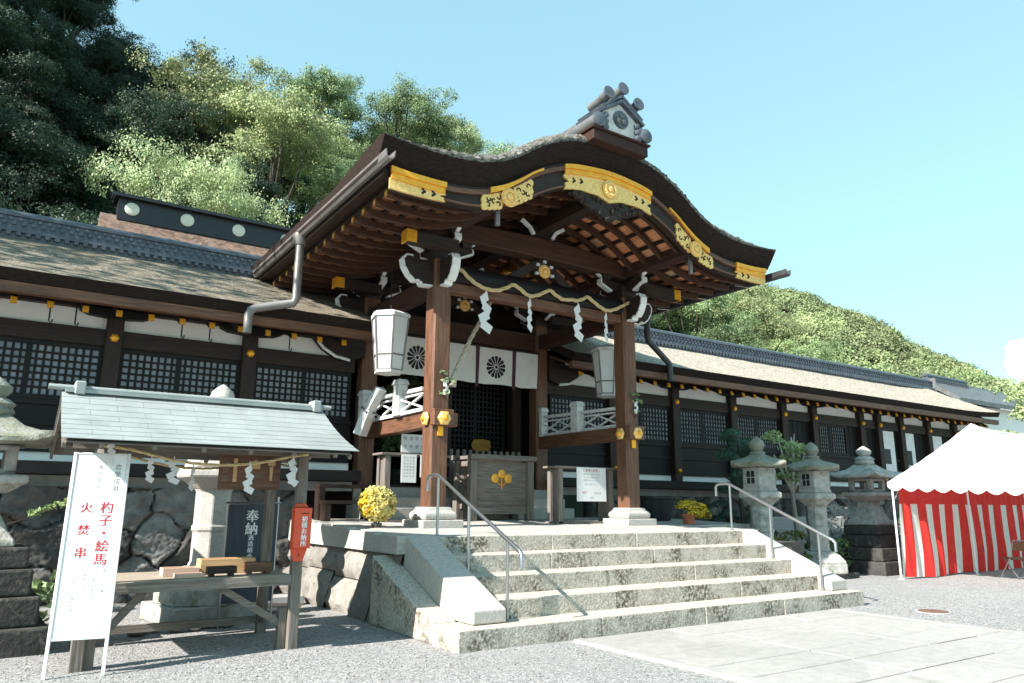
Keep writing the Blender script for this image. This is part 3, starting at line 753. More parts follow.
# ------------------------------------------------------------------ hall behind on the left, red bark roof
t = T('main_hall', 'hall with red brown bark roof and black ridge behind the left hall', 'shrine hall', (4, 24, 0))
mb = MB()
mb.prism([(19.5, 6.0), (24.0, 9.95), (28.5, 6.0), (28.5, 5.6), (24.0, 9.5), (19.5, 5.6)], 'x', 1.35, 13.5)
mb.obj('roof', 'bark_roof', t)
mb = MB(); mb.bb(2.0, 13.0, 20.6, 27.4, 0, 5.9); mb.obj('wall', 'dark_z', t)
mb = MB(); mb.bb(1.78, 13.3, 23.72, 24.28, 9.75, 10.42); rg = mb.obj('ridge', 'ridge_black', t)
mb = MB(); mb.bb(1.66, 13.4, 23.55, 24.45, 10.422, 10.52); mb.tube([(1.6, 24, 10.56), (13.5, 24, 10.56)], 0.13, 8); mb.obj('ridge_cap', 'ridge_black', rg)
x = 2.15
while x < 12:
    mb = MB(); mb.disc((x, 23.715, 10.12), 0.20, 0.03, n=20, dome=0.03); mb.obj('crest', 'cream', rg); x += 1.55

# ------------------------------------------------------------------ tiled building beyond the right hall
t = T('tiled_hall', 'building with blue grey tiled roof beyond the right end of the hall', 'building', (48, 22, 0))
mb = MB()
for x0_, x1_, ys, zs in ((44.6, 58, (18.6, 22.5, 26.4), (6.0, 8.35, 6.0)),):
    mb.prism([(ys[0], zs[0]), (ys[1], zs[1]), (ys[2], zs[2]), (ys[2], zs[2] - 0.2), (ys[1], zs[1] - 0.25), (ys[0], zs[0] - 0.2)], 'x', x0_, x1_)
    x = x0_ + 0.2
    while x < x1_:
        mb.tube([(x, ys[0] - 0.03, zs[0] + 0.02), (x, ys[1], zs[1] + 0.02)], 0.075, 6); x += 0.3
rf = mb.obj('roof', 'tile_light', t, smooth=True)
tile_ridge(rf, 44.5, 56.5, 22.5, 8.3, 9.0)
mb = MB(); mb.bb(45.2, 57.5, 19.4, 25.6, 0, 6.1); mb.obj('wall', 'plaster', t)
mb = MB(); mb.prism([(19.4, 6.0), (25.6, 6.0), (22.5, 7.95)], 'x', 44.9, 45.19); mb.obj('gable', 'plaster', t)
mb = MB(); mb.prism([(16.2, 6.35), (17.6, 7.35), (19.0, 6.35), (19.0, 6.15), (17.6, 7.1), (16.2, 6.15)], 'x', 35.0, 43.5)
r2 = mb.obj('lower_roof', 'tile_light', t)
tile_ridge(r2, 34.9, 38.6, 17.6, 7.05, 7.6)
mb = MB(); mb.bb(35.2, 43.3, 16.6, 18.6, 0, 6.2); mb.obj('lower_wall', 'plaster', t)
# ================================================================== STONE PLATFORM AND STEPS
pf = T('stone_platform', 'stone platform with five broad front steps carrying the gate', 'platform', (8, 9, 0))
rr = 0.2195
fz = lambda y: 1.0975 + 0.035 * max(0, y - 9.05)
mb = MB()                                            # paved top, rising a little to the back
for (xa, xb, ya, yb) in ((4.46, 11.5, 9.06, 9.60), (4.46, 11.5, 9.60, 10.6), (4.46, 13.2, 10.6, 11.6), (4.46, 13.2, 11.6, 12.6), (4.46, 13.2, 12.6, 13.55)):
    x = xa; q = random.Random(int(ya * 100))
    while x < xb - 0.01:
        x2 = min(xb, x + q.uniform(0.9, 1.5))
        if xb - x2 < 0.4: x2 = xb
        mb.prism([(ya + 0.004, 0.85), (yb - 0.004, 0.85), (yb - 0.004, fz(yb)), (ya + 0.004, fz(ya))], 'x', x + 0.004, x2 - 0.004)
        x = x2
mb.obj('paved_top', 'granite_clean', pf, bevel=0.008)
mb = MB()
mb.bb(4.55, 13.1, 9.3, 13.5, 0, 0.846)
mb.obj('core', 'dark_stone', pf)
sy = [7.13, 7.60, 8.08, 8.56, 9.03]
for k in range(5):                                   # each step is laid from a few long blocks
    x0, x1 = (4.13, 11.50) if k == 0 else (4.86, 11.04)
    jb = MB(); jb.bb(x0 + 0.03, x1 - 0.03, sy[k] + 0.03, (sy[k + 1] + 0.10) if k < 4 else 9.05, max(0.002, rr * k - 0.01), rr * (k + 1) - 0.03); jb.obj('step_bed', 'joint', pf)
    q = random.Random(40 + k); mb = MB(); x = x0
    yb = sy[k + 1] + 0.12 if k < 4 else 9.058
    while x < x1 - 0.01:
        x2 = min(x1, x + q.uniform(1.5, 2.5))
        if x1 - x2 < 0.7: x2 = x1
        z1 = rr * (k + 1) - (0.0 if k < 4 else 0.002)
        mb.box(((x + x2) / 2, (sy[k] + yb) / 2 + q.uniform(-0.006, 0.006), z1 - rr / 2 - 0.01), (x2 - x - 0.008, yb - sy[k], rr + 0.016 + q.uniform(-0.004, 0.004)))
        x = x2
    mb.obj('step', 'granite', pf, bevel=0.011, seg=2)
for s_, (xa, xb) in enumerate(((4.44, 4.88), (11.02, 11.42))):      # sloping cheek stones
    mb = MB(); mb.prism([(7.36, 0.222), (7.36, 0.37), (9.10, 1.115), (9.32, 1.115), (9.32, 0.222)], 'x', xa, xb)
    mb.obj('cheek_stone', 'granite_clean', pf, bevel=0.018, seg=2)
mb = MB()                                             # low sloping curb outside the left cheek
mb.prism([(7.72, 0.0), (7.72, 0.225), (7.86, 0.29), (8.12, 0.34), (8.32, 0.42), (9.45, 0.86), (9.45, 0.0)], 'x', 4.13, 4.437)
mb.obj('curb_stone', 'granite', pf, bevel=0.02, seg=2); mb = MB()
mb.prism([(7.72, 0.0), (7.72, 0.225), (7.86, 0.29), (8.12, 0.34), (8.32, 0.42), (9.45, 0.86), (9.45, 0.0)], 'x', 11.424, 11.62)
mb.obj('curb_stone', 'granite', pf, bevel=0.02, seg=2)
q = random.Random(8)                                 # the left retaining wall of tall slabs
y = 9.12
for k, wd in enumerate((0.54, 0.62, 0.98, 1.15, 0.66, 0.55)):      # two upright slabs, then rough blocks in two courses
    bx = 4.17 + q.uniform(-0.04, 0.04); y2 = y + wd - 0.014
    xw = lambda z, o=0.0: bx + (4.40 - bx) * z / 0.875 + o
    for (z0, z1) in (((0, 0.872),) if k < 2 else ((0, q.uniform(0.36, 0.55)), (None, 0.872))):
        if z0 is None: z0 = zl + 0.014
        zl = z1; nj, ni = max(2, int((z1 - z0) / 0.10)), max(3, int(wd / 0.10)); mb = MB(); rg_ = 0.012 if k < 2 else 0.05
        for j in range(nj + 1):
            for i in range(ni + 1):
                ed = min(i, ni - i, 1) * min(j, nj - j, 1)
                z = z0 + (z1 - z0) * j / nj; yy_ = y + (y2 - y) * i / ni + (0 if i in (0, ni) else q.uniform(-0.015, 0.015))
                mb.v.append((xw(z) - (q.uniform(0.2, 1.0) * rg_ + rg_ * 0.6) * ed + 0.02 * (1 - ed), yy_, z))
        for j in range(nj):
            for i in range(ni):
                mb.f.append((j * (ni + 1) + i, (j + 1) * (ni + 1) + i, (j + 1) * (ni + 1) + i + 1, j * (ni + 1) + i + 1)); mb.m.append(0)
        mb.bb(4.44, 4.60, y, y2, z0, z1)
        mb.obj('retaining_slab', 'wall_stone', pf, smooth=True, angle=38)
    y += wd
mb = MB(); mb.prism([(4.215, 0), (4.46, 0.86), (4.56, 0.86), (4.56, 0)], 'y', 9.12, 13.5); mb.obj('wall_backing', 'joint', pf)
mb = MB(); y = 9.08
for wd in (0.75, 0.95, 1.1, 0.9, 0.8):
    mb.bb(4.31, 4.452, y, y + wd - 0.008, 0.88, fz(y + wd / 2) - 0.004); y += wd
mb.bb(4.452, 4.458, 9.08, 13.5, 0.88, 1.05)
mb.obj('coping', 'granite_clean', pf, bevel=0.02, seg=2)
mb = MB()
for k in range(3):
    mb.bb(5.6, 10.5, 13.16 + 0.33 * k, 13.50 + 0.33 * k, 0.9, 1.455 + 0.2 * k)
mb.obj('inner_step', 'granite_clean', pf, bevel=0.012)

# handrails
def rail(name, label, x):
    t = T(name, label, 'handrail', (x, 9, 1.1))
    mb = MB(); mb.tube([(x, 9.56, 1.70), (x, 9.56, 1.86), (x, 9.53, 1.90), (x, 9.46, 1.915), (x, 9.30, 1.915), (x, 9.22, 1.90), (x, 7.32, 1.03), (x, 7.25, 1.0), (x, 7.21, 0.96), (x, 7.21, 0.82)], 0.024, 10)
    mb.obj('rail', 'steel', t, smooth=True)
    for y, z0, z1 in ((9.24, 1.09, 1.91), (8.40, 0.655, 1.52), (7.50, 0.215, 1.11)):
        mb = MB(); mb.tube([(x, y, z0), (x, y, z1)], 0.019, 10); mb.lathe([(0.042, 0), (0.042, 0.012), (0.022, 0.018)], (x, y, z0 + 0.004), 12)
        mb.obj('rail_post', 'steel', t, smooth=True)
rail('handrail', 'steel handrail on the left side of the steps', 4.98)
rail('handrail', 'steel handrail on the right side of the steps, near the stone lanterns', 10.98)

# ================================================================== GATE
CX = 8.0
gt = T('shrine_gate', 'great wooden gate with an undulating thatched roof and gold fittings', 'gate', (8, 11, 1.1))
cxs = np.array([0, .55, .94, 1.3, 1.6, 1.85, 2.12, 2.45, 2.85, 3.3, 3.8, 4.24]); czs = np.array([7.51, 7.47, 7.40, 7.255, 7.09, 6.91, 6.74, 6.60, 6.515, 6.485, 6.495, 6.535])
def P(x):
    x = abs(x); i = int(np.clip(np.searchsorted(cxs, x) - 1, 0, len(cxs) - 2))
    def tan(k):
        if k == 0: return 0.0
        if k == len(cxs) - 1: return (czs[k] - czs[k - 1]) / (cxs[k] - cxs[k - 1])
        return (czs[k + 1] - czs[k - 1]) / (cxs[k + 1] - cxs[k - 1])
    h = cxs[i + 1] - cxs[i]; t = (x - cxs[i]) / h
    return float((2*t**3 - 3*t*t + 1) * czs[i] + (t**3 - 2*t*t + t) * h * tan(i) + (-2*t**3 + 3*t*t) * czs[i+1] + (t**3 - t*t) * h * tan(i+1))
YB = 15.5
# thatch
mb = MB(); xs = np.linspace(-4.24, 4.24, 221); q = random.Random(2); m = None
ys_top = list(np.linspace(9.4, YB, 26))
for x in xs:
    k = 0.17 + 0.83 * (1 - float(sm(2.7, 4.24, abs(x)))); z = P(x)
    ring = [(9.02, z - 0.36), (8.90, z - 0.19), (8.80, z - 0.015 + q.uniform(-0.008, 0.008)), (8.79 + q.uniform(-0.012, 0.012), z + 0.03 * k), (8.83 + q.uniform(-0.02, 0.02), z + 0.10 * k + q.uniform(-0.02, 0.02) * k), (8.95 + q.uniform(-0.02, 0.02), z + 0.17 * k + q.uniform(-0.03, 0.03) * k)]
    dz_ = lambda y: -0.17 * float(sm(8.9, 11.0, y)) * float(sm(2.9, 4.2, abs(x)))
    ring += [(y, z + 0.225 * k + dz_(y) + q.uniform(-0.03, 0.03) * k) for y in ys_top]
    ring += [(YB + 0.02, z + dz_(YB)), (YB - 0.2, z - 0.36)]
    m = len(ring); mb.v.extend([(CX + x, y, zz) for y, zz in ring])
for i in range(len(xs) - 1):
    for j in range(m):
        mb.f.append((i * m + j, i * m + (j + 1) % m, (i + 1) * m + (j + 1) % m, (i + 1) * m + j)); mb.m.append(1 if j in (0, 1) or j >= m - 2 else 0)
mb.f.append(tuple(range(m))[::-1]); mb.m.append(1); mb.f.append(tuple(range((len(xs) - 1) * m, len(xs) * m))); mb.m.append(1)
roof = mb.obj('roof', ['thatch_mossy', 'thatch_face'], gt, smooth=True, angle=45)
# boards under the thatch
def sheet(x0, x1, ztop, zbot, y0, y1, n=80):
    mb = MB(); X = np.linspace(x0, x1, n)
    for x in X:
        mb.v.extend([(CX + x, y0, ztop(x)), (CX + x, y1, ztop(x)), (CX + x, y1, zbot(x)), (CX + x, y0, zbot(x))])
    for i in range(n - 1):
        for j in range(4):
            mb.f.append((i * 4 + j, i * 4 + (j + 1) % 4, (i + 1) * 4 + (j + 1) % 4, (i + 1) * 4 + j)); mb.m.append(mb.cur)
    mb.f.append((3, 2, 1, 0)); mb.m.append(mb.cur); mb.f.append(tuple(range((n - 1) * 4, n * 4))); mb.m.append(mb.cur)
    return mb
o = sheet(-4.12, 4.12, lambda x: P(x) - 0.365, lambda x: P(x) - 0.46, 9.06, 15.38).obj('eave_layer', 'dark_y', gt, smooth=True)
o = sheet(-3.88, 3.80, lambda x: P(x) - 0.462, lambda x: P(x) - 0.49, 9.10, 15.3).obj('roof_board', 'red_board', gt, smooth=True)
# purlin battens crossing the ribs
mb = MB()
for k in range(27):
    x = -3.9 + k * 0.3
    mb.bb(CX + x - 0.03, CX + x + 0.03, 9.12, 15.25, P(x) - 0.545, P(x) - 0.488)
mb.obj('batten', 'dark_y', gt)
# ribs
YR = [9.34 + 0.42 * k for k in range(15)]
rb0 = None
for y in YR:
    if rb0 is None:
        rb0 = sheet(-3.93, 3.86, lambda x: P(x) - 0.53, lambda x: P(x) - 0.64, y - 0.04, y + 0.04, 70).obj('rib', 'rib_wood', gt, smooth=True)
        b = MB()
        for s in (-1, 1):
            b = MB(); b.box((CX + (3.87 if s > 0 else -3.94), y, P(3.93) - 0.585), (0.02, 0.085, 0.112)); b.obj('gold_cap', 'brass', rb0)
    else:
        c = rb0.copy(); COL.objects.link(c); c.location.y = y - YR[0]
        for ch in rb0.children:
            d = ch.copy(); COL.objects.link(d); d.parent = c
# barge board, front and back
zt = lambda x: P(x) - 0.345
def zb_(x):
    a = abs(x)
    return P(x) - float(np.interp(a, [0, 0.25, 0.6, 1.0, 1.6, 2.1, 2.6, 3.2, 4.05], [0.93, 0.845, 0.80, 0.79, 0.81, 0.755, 0.69, 0.655, 0.685]))
bbd = sheet(-4.02, 4.02, zt, zb_, 9.0, 9.10, 120).obj('barge_board', 'dark_x', gt, smooth=True)
sheet(-3.98, 3.98, lambda x: P(x) - 0.40, lambda x: P(x) - 0.475, 8.955, 9.0, 110).obj('barge_moulding', 'wood_x', bbd, smooth=True)
sheet(-3.95, 3.95, lambda x: zb_(x) + 0.055, lambda x: zb_(x) + 0.02, 8.975, 9.0, 110).obj('barge_moulding', 'wood_x', bbd, smooth=True)
sheet(-4.02, 4.02, zt, zb_, 15.28, 15.36, 60).obj('barge_board', 'dark_x', gt, smooth=True)
# gilded plates
def plate_full(xa, xb, notch):
    h = lambda x: (P(x) - 0.385, zb_(x) - 0.01)
    up_ = sheet(xa, xb, lambda x: P(x) - 0.375, lambda x: P(x) - 0.455, 8.915, 8.953, 40)
    p = up_.obj('gold_plate', 'gold', bbd, smooth=True)
    mb = sheet(xa + 0.015, xb - 0.015, lambda x: P(x) - 0.456, lambda x: P(x) - 0.545, 8.938, 8.972, 40)
    mb.obj('gold_band', 'gold', p, smooth=True)
    n = 48; mb = MB(); pts_t, pts_b = [], []
    for i in range(n):
        x = xa + (xb - xa) * i / (n - 1)
        pts_t.append((CX + x, P(x) - 0.54)); pts_b.append((CX + x, zb_(x) - 0.012))
    mid = lambda a, b, t, dx: (a[0] + (b[0] - a[0]) * t + dx, a[1] + (b[1] - a[1]) * t)
    le = [mid(pts_b[0], pts_t[0], t, d * notch[0]) for t, d in ((0.25, 0.03), (0.45, 0.02), (0.55, 0.10), (0.68, 0.07), (0.8, 0.0))]
    re_ = [mid(pts_t[-1], pts_b[-1], t, -d * notch[1]) for t, d in ((0.2, 0.0), (0.32, 0.07), (0.45, 0.10), (0.55, 0.02), (0.75, 0.03))]
    V = pts_t + re_ + pts_b[::-1] + le
    mb.prism(V[::-1], 'y', 8.958, 8.998)
    mb.obj('engraved_panel', 'gold_pale', p)
    for s, on in ((xa + 0.2, notch[0]), (xa + 0.36, notch[0]), (xb - 0.2, notch[1]), (xb - 0.36, notch[1])):
        if on:
            z = (P(s) - 0.54 + zb_(s)) / 2 + 0.015; mb = MB()
            mb.disc((CX + s - 0.012, 8.9575, z + 0.03), 0.02, 0.004, n=10); mb.disc((CX + s - 0.012, 8.9575, z - 0.03), 0.02, 0.004, n=10); mb.disc((CX + s + 0.016, 8.9575, z), 0.026, 0.004, n=10)
            mb.obj('pierced_heart', 'crest_ink', p)
    return p
def rosette(mb, c, r, n=16, y=8.95):
    mb.disc((c[0], y, c[1]), r * 0.98, 0.025, n=32)
    for k in range(n):
        a = 2 * PI * k / n
        mb.disc((c[0] + math.cos(a) * r * 0.68, y - 0.022, c[1] + math.sin(a) * r * 0.68), r * 0.19, 0.01, n=8, dome=0.018)
    mb.disc((c[0], y - 0.022, c[1]), r * 0.34, 0.02, n=16, dome=0.02)
plate_full(-4.06, -3.18, (0, 1)); plate_full(3.18, 4.06, (1, 0))
pc = plate_full(-0.98, 0.98, (1, 1))
mb = MB(); rosette(mb, (CX, P(0) - 0.70), 0.165); mb.obj('crest', 'gold_pale', pc)
for sg in (-1, 1):                                    # pierced scroll plates on the flanks of the arch
    xa, xb = (1.62, 2.52)
    f = lambda x: zt(x)
    mb = sheet(*((-2.42, -1.42) if sg < 0 else (1.42, 2.42)), lambda x: P(x) - 0.375, lambda x: P(x) - 0.375 - 0.09 * (1 - 0.55 * float(sm(1.5, 2.4, 3.9 - abs(x)))), 8.915, 8.953, 36)
    p = mb.obj('gold_plate', 'gold', bbd, smooth=True)
    mb = MB(); q = random.Random(14)
    def at(u, v):                                     # u along the board, v across
        x = sg * (1.62 + 0.9 * u); a, b = P(x) - 0.49, zb_(x) + 0.02
        return CX + x, a + (b - a) * v
    blobs = []
    for u in (0.04, 0.14, 0.24, 0.33, 0.67, 0.76, 0.86, 0.96):
        for v in (0.14, 0.40, 0.63, 0.88): blobs.append((u + (0.02 if v in (0.4, 0.88) else 0), v))
    for half in (0, 1):
        mb = MB()
        for u, v in blobs:
            if (u > 0.5) == bool(half):
                x, z = at(u, v); mb.disc((x, 8.998, z), 0.062, 0.03 + 0.004 * ((u * 31 + v * 17) % 1), n=10)
        mb.obj('scroll_plate', 'gold_pale', p)
    mb = MB()
    for k, (u, v) in enumerate(((0.08, 0.30), (0.10, 0.74), (0.20, 0.50), (0.29, 0.24), (0.30, 0.78), (0.70, 0.26), (0.71, 0.76), (0.80, 0.50), (0.90, 0.28), (0.92, 0.72))):
        x, z = at(u, v); a0 = k * 1.9
        mb.tube([(x + math.cos(a0 + t_ * 0.5) * 0.034, 8.965, z + math.sin(a0 + t_ * 0.5) * 0.034) for t_ in range(9)], [0.005] + [0.012] * 7 + [0.016], 6)
    mb.obj('pierced_curl', 'crest_ink', p)
    x, z = at(0.5, 0.5); mb = MB(); rosette(mb, (x, z), 0.155); mb.obj('crest', 'gold_pale', p)
# carved pendant below the crown of the barge board
mb = MB(); q = random.Random(6)
for k in range(120):
    u = q.uniform(-1, 1); x = u * 0.80; zc = zb_(x) - 0.05 - q.uniform(0, 0.30) * (1 - abs(u) ** 1.6)
    r = q.uniform(0.022, 0.05)
    mb.lathe([(r * 0.2, -r), (r * 0.8, -r * 0.6), (r, 0), (r * 0.8, r * 0.6), (r * 0.2, r)], (CX + x, 9.03 + q.uniform(-0.05, 0.04), zc), 7)
mb.prism([(CX - 0.8, zb_(0.8) + 0.02), (CX - 0.55, 6.46), (CX - 0.25, 6.36), (CX, 6.24), (CX + 0.25, 6.36), (CX + 0.55, 6.46), (CX + 0.8, zb_(0.8) + 0.02), (CX, 6.62)], 'y', 9.0, 9.06)
mb.obj('carved_pendant', 'dark_x', gt, smooth=True)
# ridge
mb = MB(); mb.bb(CX - 0.62, CX + 0.62, 8.62, 15.2, 7.46, 7.645); mb.bb(CX - 0.66, CX + 0.66, 8.58, 15.25, 7.647, 7.685)
mb.obj('ridge_box', 'ridge_wood', gt, bevel=0.012)
mb = MB()
for (xo, z, r) in ((0, 8.26, 0.12), (-0.36, 7.93, 0.13), (0.36, 7.93, 0.13)):
    mb.tube([(CX + xo, 9.3, z), (CX + xo, 15.1, z)], r, 10)
mb.bb(CX - 0.30, CX + 0.30, 9.3, 15.1, 7.747, 8.2)
tl = mb.obj('ridge_tile', 'tile_light', gt, smooth=True)
og = MB(); bx, bz, by = CX + 0.0, 7.687, 8.64
og.prism([(bx - 0.40, bz), (bx - 0.40, bz + 0.34), (bx, bz + 0.60), (bx + 0.40, bz + 0.34), (bx + 0.40, bz)], 'y', by, by + 0.60)
og_o = og.obj('ridge_end', 'weathered_white', gt, bevel=0.01)
mb = MB()
for dz, gx_, th in ((0.0, 0.50, 0.05), (0.085, 0.46, 0.045)):
    for s in (-1, 1): mb.bar((bx, by + 0.25, bz + 0.63 + dz), (bx + s * gx_, by + 0.25, bz + 0.31 + dz), 0.66, th)
mb.obj('ridge_end_eave', 'tile', og_o)
mb = MB(); mb.disc((bx, by - 0.003, bz + 0.29), 0.16, 0.03, n=24)
mb.obj('roof_crest', 'tile', og_o, smooth=True)
mb = MB()
for k in range(3):
    a = PI / 2 + k * 2 * PI / 3
    mb.disc((bx + math.cos(a) * 0.075, by - 0.034, bz + 0.29 + math.sin(a) * 0.075), 0.058, 0.012, n=12, dome=0.012)
mb.obj('leaf_emblem', 'tile_light', og_o)
for (dx, dz) in ((-0.30, 0.62), (0.02, 0.80), (0.36, 0.62)):        # three upward pointing horn tiles
    a = Vector((bx + dx, by + 0.42, bz + dz)); e = a + Vector((0.03 * dx, -0.50, 0.06))
    mb = MB(); mb.tube([a, (a + e) / 2 + Vector((0, 0, -0.03)), e], [0.08, 0.08, 0.09], 14); h = mb.obj('horn_tile', 'tile_light', og_o, smooth=True)
    mb = MB(); dd = (e - a).normalized(); mb.disc(e - dd * 0.01, 0.115, 0.03, axis=dd, n=18); mb.obj('horn_tile_end', 'tile', h, smooth=True)
for s in (-1, 1):                                      # rolled tiles and cloud scrolls at the foot
    mb = MB(); mb.tube([(bx + s * 0.53, by - 0.06, bz + 0.12), (bx + s * 0.53, by + 0.6, bz + 0.12)], 0.115, 14); h = mb.obj('scroll_tile', 'tile_light', og_o, smooth=True)
    mb = MB(); q = random.Random(3)
    mb.disc((bx + s * 0.53, by - 0.06, bz + 0.12), 0.13, 0.03, n=16, dome=0.03)
    for k in range(9):
        mb.disc((bx + s * (0.36 + 0.03 * (k % 4)), by - 0.012, bz + 0.04 + 0.055 * (k // 2)), 0.055, 0.045, n=10, dome=0.02)
    mb.obj('cloud_scroll', 'tile', h, smooth=True)
# gutters and down pipes
for s, nm in ((-1, 'l'), (1, 'r')):
    x = CX + s * (4.17 if s < 0 else 4.25); zg = 6.19 if s < 0 else 5.99; mb = MB()
    prof = [(-0.075, 0.075), (-0.062, -0.02), (-0.03, -0.06), (0.03, -0.06), (0.062, -0.02), (0.075, 0.075), (0.06, 0.075), (0.05, -0.01), (0.02, -0.045), (-0.02, -0.045), (-0.05, -0.01), (-0.06, 0.075)]
    ya, yb = (8.72, 15.4) if s < 0 else (8.55, 15.4)
    mb.prism([(x + a, zg + b) for a, b in prof], 'y', ya, yb)
    gu = mb.obj('gutter', 'grey_metal' if s < 0 else 'pipe_metal', gt)
    mb = MB()
    for k in range(6):
        y = 9.5 + k * 1.1; mb.bar((x - s * 0.05, y, zg - 0.07), (x - s * 0.45, y, zg - 0.10), 0.03, 0.012); mb.bar((x, y, zg - 0.065), (x + s * 0.08, y, zg + 0.09), 0.03, 0.012)
    mb.obj('gutter_hook', 'steel', gu)
    mb = MB()
    if s < 0: path = [(x, 12.5, 6.14), (x, 12.5, 5.02), (x - 0.04, 12.5, 4.93), (x - 0.62, 12.72, 4.80), (x - 0.69, 12.74, 4.76), (x - 0.72, 12.75, 4.66), (x - 0.72, 12.75, 4.35)]
    else: path = [(x, 12.5, 5.94), (x, 12.5, 5.45), (x + 0.05, 12.52, 5.35), (x + 0.85, 12.72, 4.98), (x + 0.93, 12.74, 4.93), (x + 0.96, 12.75, 4.84), (x + 0.96, 12.75, 4.5)]
    mb.tube(path, 0.075, 10); mb.lathe([(0.09, 0), (0.13, 0.12), (0.13, 0.2), (0.09, 0.2)], (x, 12.5, zg - 0.19), 10)
    mb.obj('downpipe', 'grey_metal' if s < 0 else 'pipe_metal', gu, smooth=True)
    mb = MB(); mb.bb(x - s * 0.16 - 0.02, x - s * 0.16 + 0.02, 9.1, 15.3, 6.05, 6.13); mb.obj('eave_rail', 'ridge_wood', gt)

# pillars
PXs = (5.84, 10.13); PYF, PYR = 11.0, 14.0
def gate_pillar(x, y, z0, front):
    mb = MB(); h = 0.165; c = 0.03
    poly = [(x - h + c, y - h), (x + h - c, y - h), (x + h, y - h + c), (x + h, y + h - c), (x + h - c, y + h), (x - h + c, y + h), (x - h, y + h - c), (x - h, y - h + c)]
    mb.prism(poly, 'z', z0, 5.66)
    p = mb.obj('pillar', 'wood_z', gt)
    if front:
        mb = MB(); mb.box((x, y, fz(y) + 0.045), (0.74, 0.74, 0.13)); mb.obj('base_slab', 'granite_clean', p, bevel=0.012)
        mb = MB(); mb.lathe([(0.27 * 1.414, 0), (0.29 * 1.414, 0.05), (0.29 * 1.414, 0.10), (0.235 * 1.414, 0.15), (0.215 * 1.414, 0.20)], (x, y, fz(y) + 0.112), 4, phase=PI / 4)
        mb.obj('plinth', 'granite_clean', p, bevel=0.02, seg=2)
    return p
for x in PXs:
    p = gate_pillar(x, PYF, 1.42, True)
    gate_pillar(x, PYR, 1.40, False)
    # side beam with a jutting head and gilded bosses
    mb = MB(); mb.bb(x - 0.10, x + 0.10, PYF + 0.166, 13.9, 2.78, 3.05); sb = mb.obj('side_beam', 'wood_y', gt, bevel=0.012)
    mb = MB(); mb.bb(x - 0.19, x + 0.19, PYF - 0.30, PYF - 0.167, 2.78, 3.05); mb.bb(x + 0.167, x + 0.38, PYF - 0.1, PYF + 0.1, 2.80, 3.03); mb.obj('beam_head', 'wood_x', gt, bevel=0.012)
    for (cx_, cy_, ax) in ((x - 0.0, PYF - 0.302, (0, -1, 0)), (x - 0.192, PYF - 0.02, (-1, 0, 0))):
        mb = MB(); mb.disc((cx_, cy_, 2.90), 0.125, 0.02, axis=ax, n=6, dome=0.035); b0 = mb.obj('gold_boss', 'gold_pale', sb)
        mb = MB(); mb.disc((cx_ + ax[0] * 0.04, cy_ + ax[1] * 0.04, 2.90), 0.05, 0.02, axis=ax, n=14, dome=0.03); mb.obj('boss_centre', 'gold', b0, smooth=True)
    mb = MB(); mb.bb(x - 0.05, x + 0.05, PYF - 0.19, PYF - 0.168, 2.62, 2.775); mb.obj('gold_tab', 'gold', sb)
# white painted bracket noses etc
def nose(parent, base, ax, ln, ht, th=0.16, nm='carved_nose', white=True):
    """carved beam end: base point, axis direction, length, height"""
    b = Vector(base); a = Vector(ax); up_ = Vector((0, 0, 1)); sdv = a.cross(up_)
    pr = [(0, -0.5), (0.35, -0.52), (0.42, -0.36), (0.62, -0.40), (0.80, -0.22), (0.96, 0.08), (1.0, 0.34), (0.9, 0.5), (0.72, 0.5), (0.6, 0.42), (0, 0.5)]
    pts = [b + a * (u * ln) + up_ * (v * ht) for u, v in pr]
    n = len(pts); mb = MB()
    mb.add([p - sdv * th / 2 for p in pts] + [p + sdv * th / 2 for p in pts], [tuple(range(n)), tuple(range(n, 2 * n))[::-1]] + [(i, n + i, n + (i + 1) % n, (i + 1) % n) for i in range(n)])
    o = mb.obj(nm, 'dark_x', parent)
    if white:
        seg = pts[1:4]; mb = MB()
        for chain in (pts[0:4], pts[3:9]):
            for p, q2 in zip(chain[:-1], chain[1:]):
                d = (q2 - p).normalized(); out_ = Vector((0, 0, 0)) + d.cross(sdv); 
                if (out_).dot((p + q2) / 2 - (b + a * ln * 0.4)) < 0: out_ = -out_
                mb.bar(p + out_ * 0.012 - d * 0.01, q2 + out_ * 0.012 + d * 0.01, th - 0.01, 0.04, upv=out_)
        mb.obj('white_edge', 'white_paint', o)
    return o
